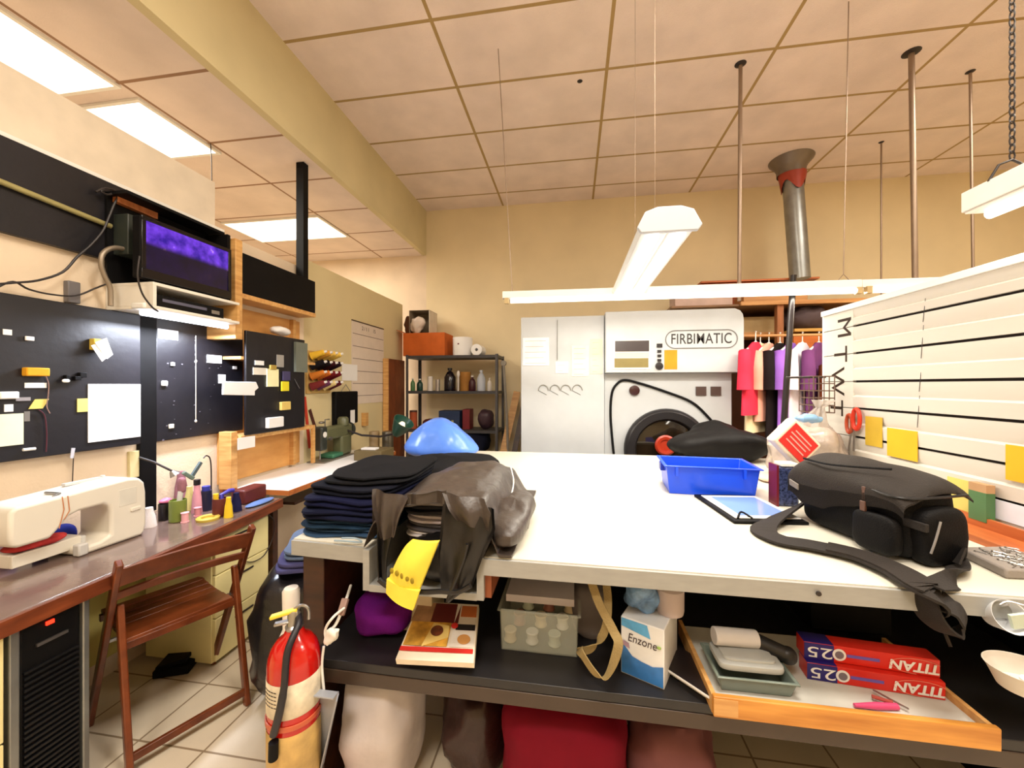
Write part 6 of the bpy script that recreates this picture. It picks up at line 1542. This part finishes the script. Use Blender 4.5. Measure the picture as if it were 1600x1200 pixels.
# cable adapter and dustpan at the table leg
t = thing('power_strip', 'bundled white cables and power bar hanging at the left of the shelf', 'power strip', aY(520, 990, FYt - .05))
w_ = aY(520, 990, FYt - .06)
MB().tube(smooth_path([aY(548, 915, FYt + .1), aY(538, 945, FYt + .0), aY(525, 975, FYt - .05), aY(515, 985, FYt - .06)], 5), .005, 8).build('cable', M_white, t)
MB().tube(smooth_path([aY(538, 950, FYt - .02), aY(520, 965, FYt - .07), aY(508, 985, FYt - .07), aY(512, 1008, FYt - .07)], 5), .004, 8).build('cable', M_white, t)
MB().sell(aY(518, 993, FYt - .065), (.018, .012, .032), .8, .012, 40, 3, Matrix.Rotation(.5, 3, 'Y')).build('cable_bundle', M_white, t)
MB().bar(aY(532, 962, FYt - .03), aY(540, 935, FYt + .0), .022, .015).build('adapter', K('adapter_grey', (150, 120, 110), .5), t, bevel=.003)
MB().tube(smooth_path([aY(506, 1010, FYt - .07), aY(503, 1040, FYt - .07), aY(506, 1078, FYt - .07)], 5), .004, 8).build('cable', M_white, t)
p0 = aY(508, 1078, FYt - .07); p1 = aY(505, 1200, FYt - .07)
t = thing('dustpan', 'grey metal dustpan hanging beside the red extinguisher', 'dustpan', Vector((p0.x, p0.y, p1.z)))
a = aY(497, 1079, FYt - .08); b = aY(528, 1083, FYt - .08); c_ = aY(505, 1190, FYt - .04); d_ = aY(470, 1190, FYt - .04)
MB().prism([a, b, c_, d_], (.0, .006, 0)).build('pan', mat('pan_grey', (170, 174, 184), .35, .2), t)
MB().prism([b, b + Vector((.012, -.03, .0)), c_ + Vector((.012, -.04, 0)), c_], (.004, 0, 0)).build('rim', mat('pan_grey', (170, 174, 184), .35, .2), t)
MB().prism([a, b, b + Vector((.004, -.03, .004)), a + Vector((0, -.03, .004))], (0, 0, .004)).build('rim', mat('pan_grey', (170, 174, 184), .35, .2), t)

# ---------------- fire extinguisher ----------------
fe = aD(460, 1000, 1.20); ex_, ey_ = fe.x, fe.y
r = .0735; zt_ = CAM_Z - (1000 - 602) * 1.2 / 610
t = thing('fire_extinguisher', 'red fire extinguisher standing left of the cutting table', 'fire extinguisher', (ex_, ey_, 0))
zs = CAM_Z - (1030 - 602) * 1.2 / 610; zn = CAM_Z - (990 - 602) * 1.2 / 610
M_fr = mat('extinguisher_red', (190, 22, 16), .18, var=.02, coat=.5)
MB().lathe((ex_, ey_, 0), [(r * .92, 0), (r * .96, .01), (r * .96, .02), (r, .03), (r, zs - .0), (r * .97, zs + .02), (r * .86, zs + .045), (r * .66, zs + .066), (r * .42, zs + .079), (r * .36, zn + .012), (r * .3, zn + .02)], 40).build('cylinder', M_fr, t)
zl = CAM_Z - (1045 - 602) * 1.2 / 610; zl2 = CAM_Z - (1095 - 602) * 1.2 / 610
MB().lathe((ex_, ey_, zl2), [(r + .0008, 0), (r + .0015, .001), (r + .0015, zl - zl2), (r + .0008, zl - zl2 + .001)], 40, cap=False).build('label', mat('label_worn', (226, 214, 190), .5, var=.12, scale=30), t)
MB().lathe((ex_, ey_, zl2 - .22), [(r + .0008, 0), (r + .0015, .001), (r + .0015, .17), (r + .0008, .171)], 40, cap=False).build('lower_label', mat('label_brown', (196, 160, 96), .4, var=.15, scale=20), t)
pt = MB()
for k in range(7):
    an = math.radians(-120 + k * 9); z_ = zl - .018 - .011 * (k % 5)
    for q in range(5):
        a1_ = math.radians(-125 + q * 8); pt.obox((ex_ + (r + .002) * math.cos(a1_), ey_ + (r + .002) * math.sin(a1_), z_), (-math.sin(a1_) * .004, math.cos(a1_) * .004, 0), (math.cos(a1_) * .0004, math.sin(a1_) * .0004, 0), (0, 0, .0012))
pt.build('printed_text', K('print_dark', (90, 80, 76), .7), t)
MB().lathe((ex_, ey_, zn + .018), [(.024, 0), (.026, .008), (.020, .014), (.018, .05), (.014, .056)], 20).build('valve', M_steel, t)
hx = Vector((ex_, ey_, zn + .075))
MB().bar(hx + RV * .01, hx - RV * .062 - Vector((0, 0, .014)) - FV * .02, .022, .010).build('lever', K('lever_yellow', (240, 206, 60), .4), t, bevel=.003)
MB().bar(hx + RV * .015 - U * .03, hx - RV * .05 - U * .035 - FV * .02, .02, .008).build('carry_handle', M_steel, t, bevel=.003)
MB().tube(smooth_path([hx + RV * .0, hx + RV * .022 + U * .012, hx + RV * .042 + U * .002, hx + RV * .044 - U * .03], 4), .005, 8).build('pull_ring', M_steel, t)
MB().tube(smooth_path([hx + RV * .012 - U * .02, hx + RV * .028 - FV * .03 - U * .03, hx + RV * .022 - FV * .075 - U * .08, hx + RV * .02 - FV * .088 - U * .17, hx + RV * .006 - FV * .09 - U * .25, hx - RV * .012 - FV * .085 - U * .31], 6), [.010] * 20 + [.011] * 11, 10).build('hose', K('hose_black', (28, 26, 34), .45), t)
MB().tube([hx - RV * .012 - FV * .085 - U * .33, hx - RV * .014 - FV * .084 - U * .38], .013, 12).build('nozzle', M_blackm, t)
MB().lathe((ex_, ey_, zt_ - .22), [(r + .001, 0), (r + .004, .001), (r + .004, .014), (r + .001, .015)], 40, cap=False).build('band', mat('orange_band', (190, 90, 56), .4), t)
# white spray bottle behind extinguisher
p = aD(455, 965, 1.36); zc = CAM_Z - (985 - 602) * 1.36 / 610; ze = CAM_Z - (918 - 602) * 1.36 / 610
tag(MB().lathe((p.x, p.y, 0.0), [(.05, 0), (.052, .01), (.052, zc - .05), (.03, zc), (.026, zc + .01), (.028, ze - .01), (.022, ze)], 24).build('white_bottle', K('bottle_white', (226, 218, 206), .4)), 'tall white bottle standing right behind the extinguisher', 'bottle')
# bags of clothes between desk and table
p = aZ(430, 960, 0)
c = aD(425, 930, 1.75) + Vector((.07, .06, 0))
tag(MB().sell((c.x - .02, c.y + .15, .30), (.19, .26, .30), .6, .04, 6, 44, None, 48, 24, flat=-.298).build('black_garbage_bag', mat('black_film', (24, 22, 28), .3, var=.2, bump=.4, bscale=18)), 'big black plastic bag on the floor behind the extinguisher', 'bag')
cy0 = c.y + .15
for i, (m, lb) in enumerate(((K('slate_purple', (72, 70, 110), .85), 'purple-grey trousers folded on the black plastic bag'), (K('grey_denim', (96, 112, 140), .85, bump=.3, bscale=300), 'grey-blue jeans folded on top of the purple-grey trousers'))):
    folded('folded_trousers', c.x - .0 + .02 * i, cy0 - .02 + .02 * i, .60 + i * .05, .30, .34, .045, m, lb, .5, None, .012, 60 + i, 'trousers')
p = aD(402, 1000, 1.9)
tag(MB().sell((c.x - .10, c.y + .52, .16), (.16, .16, .16), .6, .03, 6, 46, None, 40, 18, flat=-.158).build('maroon_bag', K('maroon_cloth', (70, 8, 18), .8)), 'maroon cloth bag on the floor behind the black plastic bag', 'bag')
# ---------------- things pinned on the black boards ----------------
X1 = BX + .001; X2 = BX2 + .001; X3 = RX + .023
def pin(x0, y0, x1, y1, m, label, X, nm='paper_note', cat='note', th=.003, skew=0):
    return card(nm, X, x0, y0, x1, y1, m, label, cat, th, skew=skew)
def pinbox(x0, y0, x1, y1, m, label, X, nm, cat, th):
    a = aX(x0, y0, X); b = aX(x1, y1, X)
    return tag(MB().box(X, X + th, a.y, b.y, b.z, a.z).build(nm, m, bevel=min(.004, th / 3)), label, cat)
pin(137, 600, 219, 682, M_paper, 'big blank white sheet pinned on the largest black board', X1, 'paper_sheet', 'paper', .003)
pin(-10, 648, 36, 694, K('ivory_sheet', (236, 236, 206), .8), 'cream sheet pinned at the left edge of the largest board', X1, 'paper_sheet', 'paper')
pinbox(33, 574, 70, 588, K('ochre_box', (226, 160, 40), .6), 'small orange-yellow box fixed to the largest board', X1, 'tape_holder', 'holder', .03)
t = thing('tag_bundle', 'yellow clip with white slips hanging high on the largest board', 'tags', aX(155, 560, X1))
a = aX(139, 529, X1); b = aX(158, 548, X1); MB().box(X1, X1 + .03, a.y, b.y, b.z, a.z).build('clip', K('mustard', (216, 186, 80), .6), t, bevel=.003)
sl = MB()
for k, (xa_, ya_, xb_, yb_) in enumerate(((150, 540, 168, 562), (156, 535, 176, 558))):
    q = [aX(xa_ - 8, ya_, X1 + .03 + k * .004), aX(xa_ + 10, ya_ - 7, X1 + .03 + k * .004), aX(xb_, yb_ - 4, X1 + .05), aX(xb_ - 9, yb_ + 3, X1 + .05)]
    sl.prism(q, (.002, 0, 0))
sl.build('slip', M_paper, t)
pin(4, 514, 18, 524, M_paper, 'tiny white ticket near the top left of the largest board', X1)
pinbox(38, 525, 52, 533, M_paper, 'round white button stuck high on the largest board', X1, 'white_button', 'button', .008)
pin(38, 598, 72, 606, M_paper, 'narrow white strip under the orange-yellow box', X1, 'paper_strip', 'strip')
pinbox(-6, 612, 25, 623, M_white, 'white plastic block at the left edge above the small tickets', X1, 'white_block', 'block', .02)
pin(24, 621, 47, 626, K('grey_strip', (150, 146, 150), .6), 'thin grey strip right of the white plastic block', X1, 'grey_strip', 'strip')
pin(6, 632, 20, 643, M_paper, 'small numbered ticket above the cream sheet', X1)
pin(49, 624, 71, 638, M_pyel, 'pale yellow tag hanging below the orange-yellow box', X1, 'paper_tag', 'tag', .003, .01)
pin(120, 623, 137, 643, M_pyel, 'folded yellow note left of the big white sheet', X1, 'paper_note', 'note')
pin(37, 643, 46, 658, K('grey_tag', (120, 116, 112), .6), 'small grey tag right of the cream sheet', X1, 'paper_tag', 'tag')
tag(MB().tube([aX(36, 703, X1 + .006), aX(55, 701, X1 + .006)], .006, 8).build('white_chalk', M_white), 'white chalk stub along the bottom of the largest board', 'chalk')
tag(MB().tube(smooth_path([aX(x, y, X1 + .006) for x, y in ((71, 587), (76, 600), (75, 620), (73, 635), (78, 646))], 4), .0018, 5).build('pale_string', K('pale_cord', (150, 120, 110), .7)), 'pale cord dangling from the orange-yellow box', 'cord')
tag(MB().tube(smooth_path([aX(x, y, X1 + .006) for x, y in ((60, 640), (70, 650), (73, 680), (72, 706))], 4), .0022, 5).build('maroon_string', K('maroon_cord', (84, 44, 54), .7)), 'maroon cord hanging from the pale yellow tag', 'cord')
t = thing('key_hook', 'black key rack with hanging keys in the middle of the largest board', 'hook', aX(115, 595, X1))
for (x0, y0, x1, y1) in ((98, 586, 104, 596), (112, 588, 122, 594), (120, 582, 131, 590)):
    a = aX(x0, y0, X1); b = aX(x1, y1, X1); MB().box(X1, X1 + .02, a.y, b.y, b.z, a.z).build('hook', M_blackm, t, bevel=.002)
a = aX(103, 595, X1 + .02); MB().sell(a, (.004, .014, .008), .8, nu=12, nv=8).build('white_tab', M_white, t)
tag(MB().prism([aX(111, 700, X1), aX(117, 700, X1), aX(114, 716, X1), aX(109, 716, X1)], (.003, 0, 0)).build('paper_tag', K('grey_paper2', (190, 190, 200), .7)), 'narrow grey slip hanging below the largest board', 'tag')
# middle board
pin(246, 513, 278, 532, mat('glossy_sheet', (240, 240, 250), .3), 'glossy white label high on the middle board', X2, 'white_label', 'label')
pin(323, 554, 346, 568, M_paper, 'white card at the right of the middle board', X2, 'paper_card', 'card')
pinbox(251, 595, 260, 603, M_white, 'tiny white clip at the left of the middle board', X2, 'white_clip', 'clip', .012)
pinbox(266, 566, 272, 572, M_white, 'small white pin near the top of the middle board', X2, 'white_pin', 'pin', .008)
pinbox(263, 663, 271, 669, K('cream_pin', (226, 216, 190), .5), 'cream sticker near the bottom of the middle board', X2, 'cream_sticker', 'sticker', .006)
pinbox(363, 572, 369, 577, M_white, 'white pin at the right edge of the middle board', X2, 'white_pin', 'pin', .008)
pin(341, 585, 352, 599, M_paper, 'small white tag above the large white cloth on the middle board', X2, 'paper_tag', 'tag')
a = aX(346, 597, X2); b = aX(400, 617, X2 + .0)
tag(MB().prism([aX(347, 596, X3 + .004), aX(398, 597, X3 + .004), aX(402, 606, X3 + .004), aX(396, 611, X3 + .004), aX(396, 618, X3 + .004), aX(346, 617, X3 + .004)], (.012, 0, 0)).build('shoulder_pad', M_paper, bevel=.003), 'white shoulder pad hanging across the two smaller black boards', 'pad')
rnd = random.Random(11); dm = MB()
for k in range(26):
    p = aX(rnd.uniform(250, 370), rnd.uniform(560, 690), X2); r_ = rnd.uniform(.001, .004)
    dm.box(X2 - .0005, X2 + .0006, p.y - r_ * 1.4, p.y + r_ * 1.4, p.z - r_, p.z + r_)
bds = [o for o in bpy.data.objects if o.name.startswith('pin_board')]
dm.build('scuff_mark', K('scuff', (96, 92, 100), .7), bds[1])
# rack board
pin(398, 563, 412, 571, M_paper, 'small white label, upper left of the farthest black board', X3, 'white_label', 'label')
pin(395, 574, 416, 586, K('lined_label', (226, 220, 206), .7), 'pale lined label under the small white one on the farthest board', X3, 'lined_label', 'label')
pin(416, 576, 434, 604, K('light_lemon', (244, 240, 190), .7), 'pale yellow pad in the middle of the farthest board', X3, 'note_pad', 'pad', .008)
pinbox(420, 570, 430, 578, K('brass', (206, 176, 90), .4, .5), 'brass clip holding the pale yellow pad', X3, 'brass_clip', 'clip', .014)
pin(432, 554, 443, 574, K('grey_ticket', (160, 156, 150), .6), 'grey printed ticket above the pale yellow pad', X3, 'grey_ticket', 'ticket')
pinbox(438, 596, 450, 611, K('bright_yellow', (232, 216, 40), .5), 'bright yellow packet on the farthest board', X3, 'yellow_packet', 'packet', .012)
pinbox(440, 580, 452, 595, K('indigo_card', (66, 60, 100), .5), 'indigo packet just above the bright yellow one', X3, 'indigo_packet', 'packet', .012)
pin(459, 534, 477, 582, K('grey_green_bag', (112, 118, 108), .3), 'grey-green plastic pouch at the right edge of the farthest board', X3, 'plastic_pouch', 'pouch', .02)
pinbox(436, 628, 451, 640, K('yellow_tape', (226, 196, 110), .5), 'cream tape roll low on the farthest board', X3, 'tape_roll', 'tape', .02)
pinbox(414, 653, 438, 666, M_paper, 'white foam block at the bottom of the farthest board', X3, 'foam_block', 'block', .03)
tag(MB().tube([aX(460, 592, X3 + .008), aX(468, 607, X3 + .008)], .003, 6).build('tweezers', M_steel), 'thin steel tweezers at the right of the farthest board', 'tweezers')
pin(371, 685, 398, 698, M_paper, 'white taped slip on the lower part of the pine rack', -2.10, 'paper_slip', 'slip')
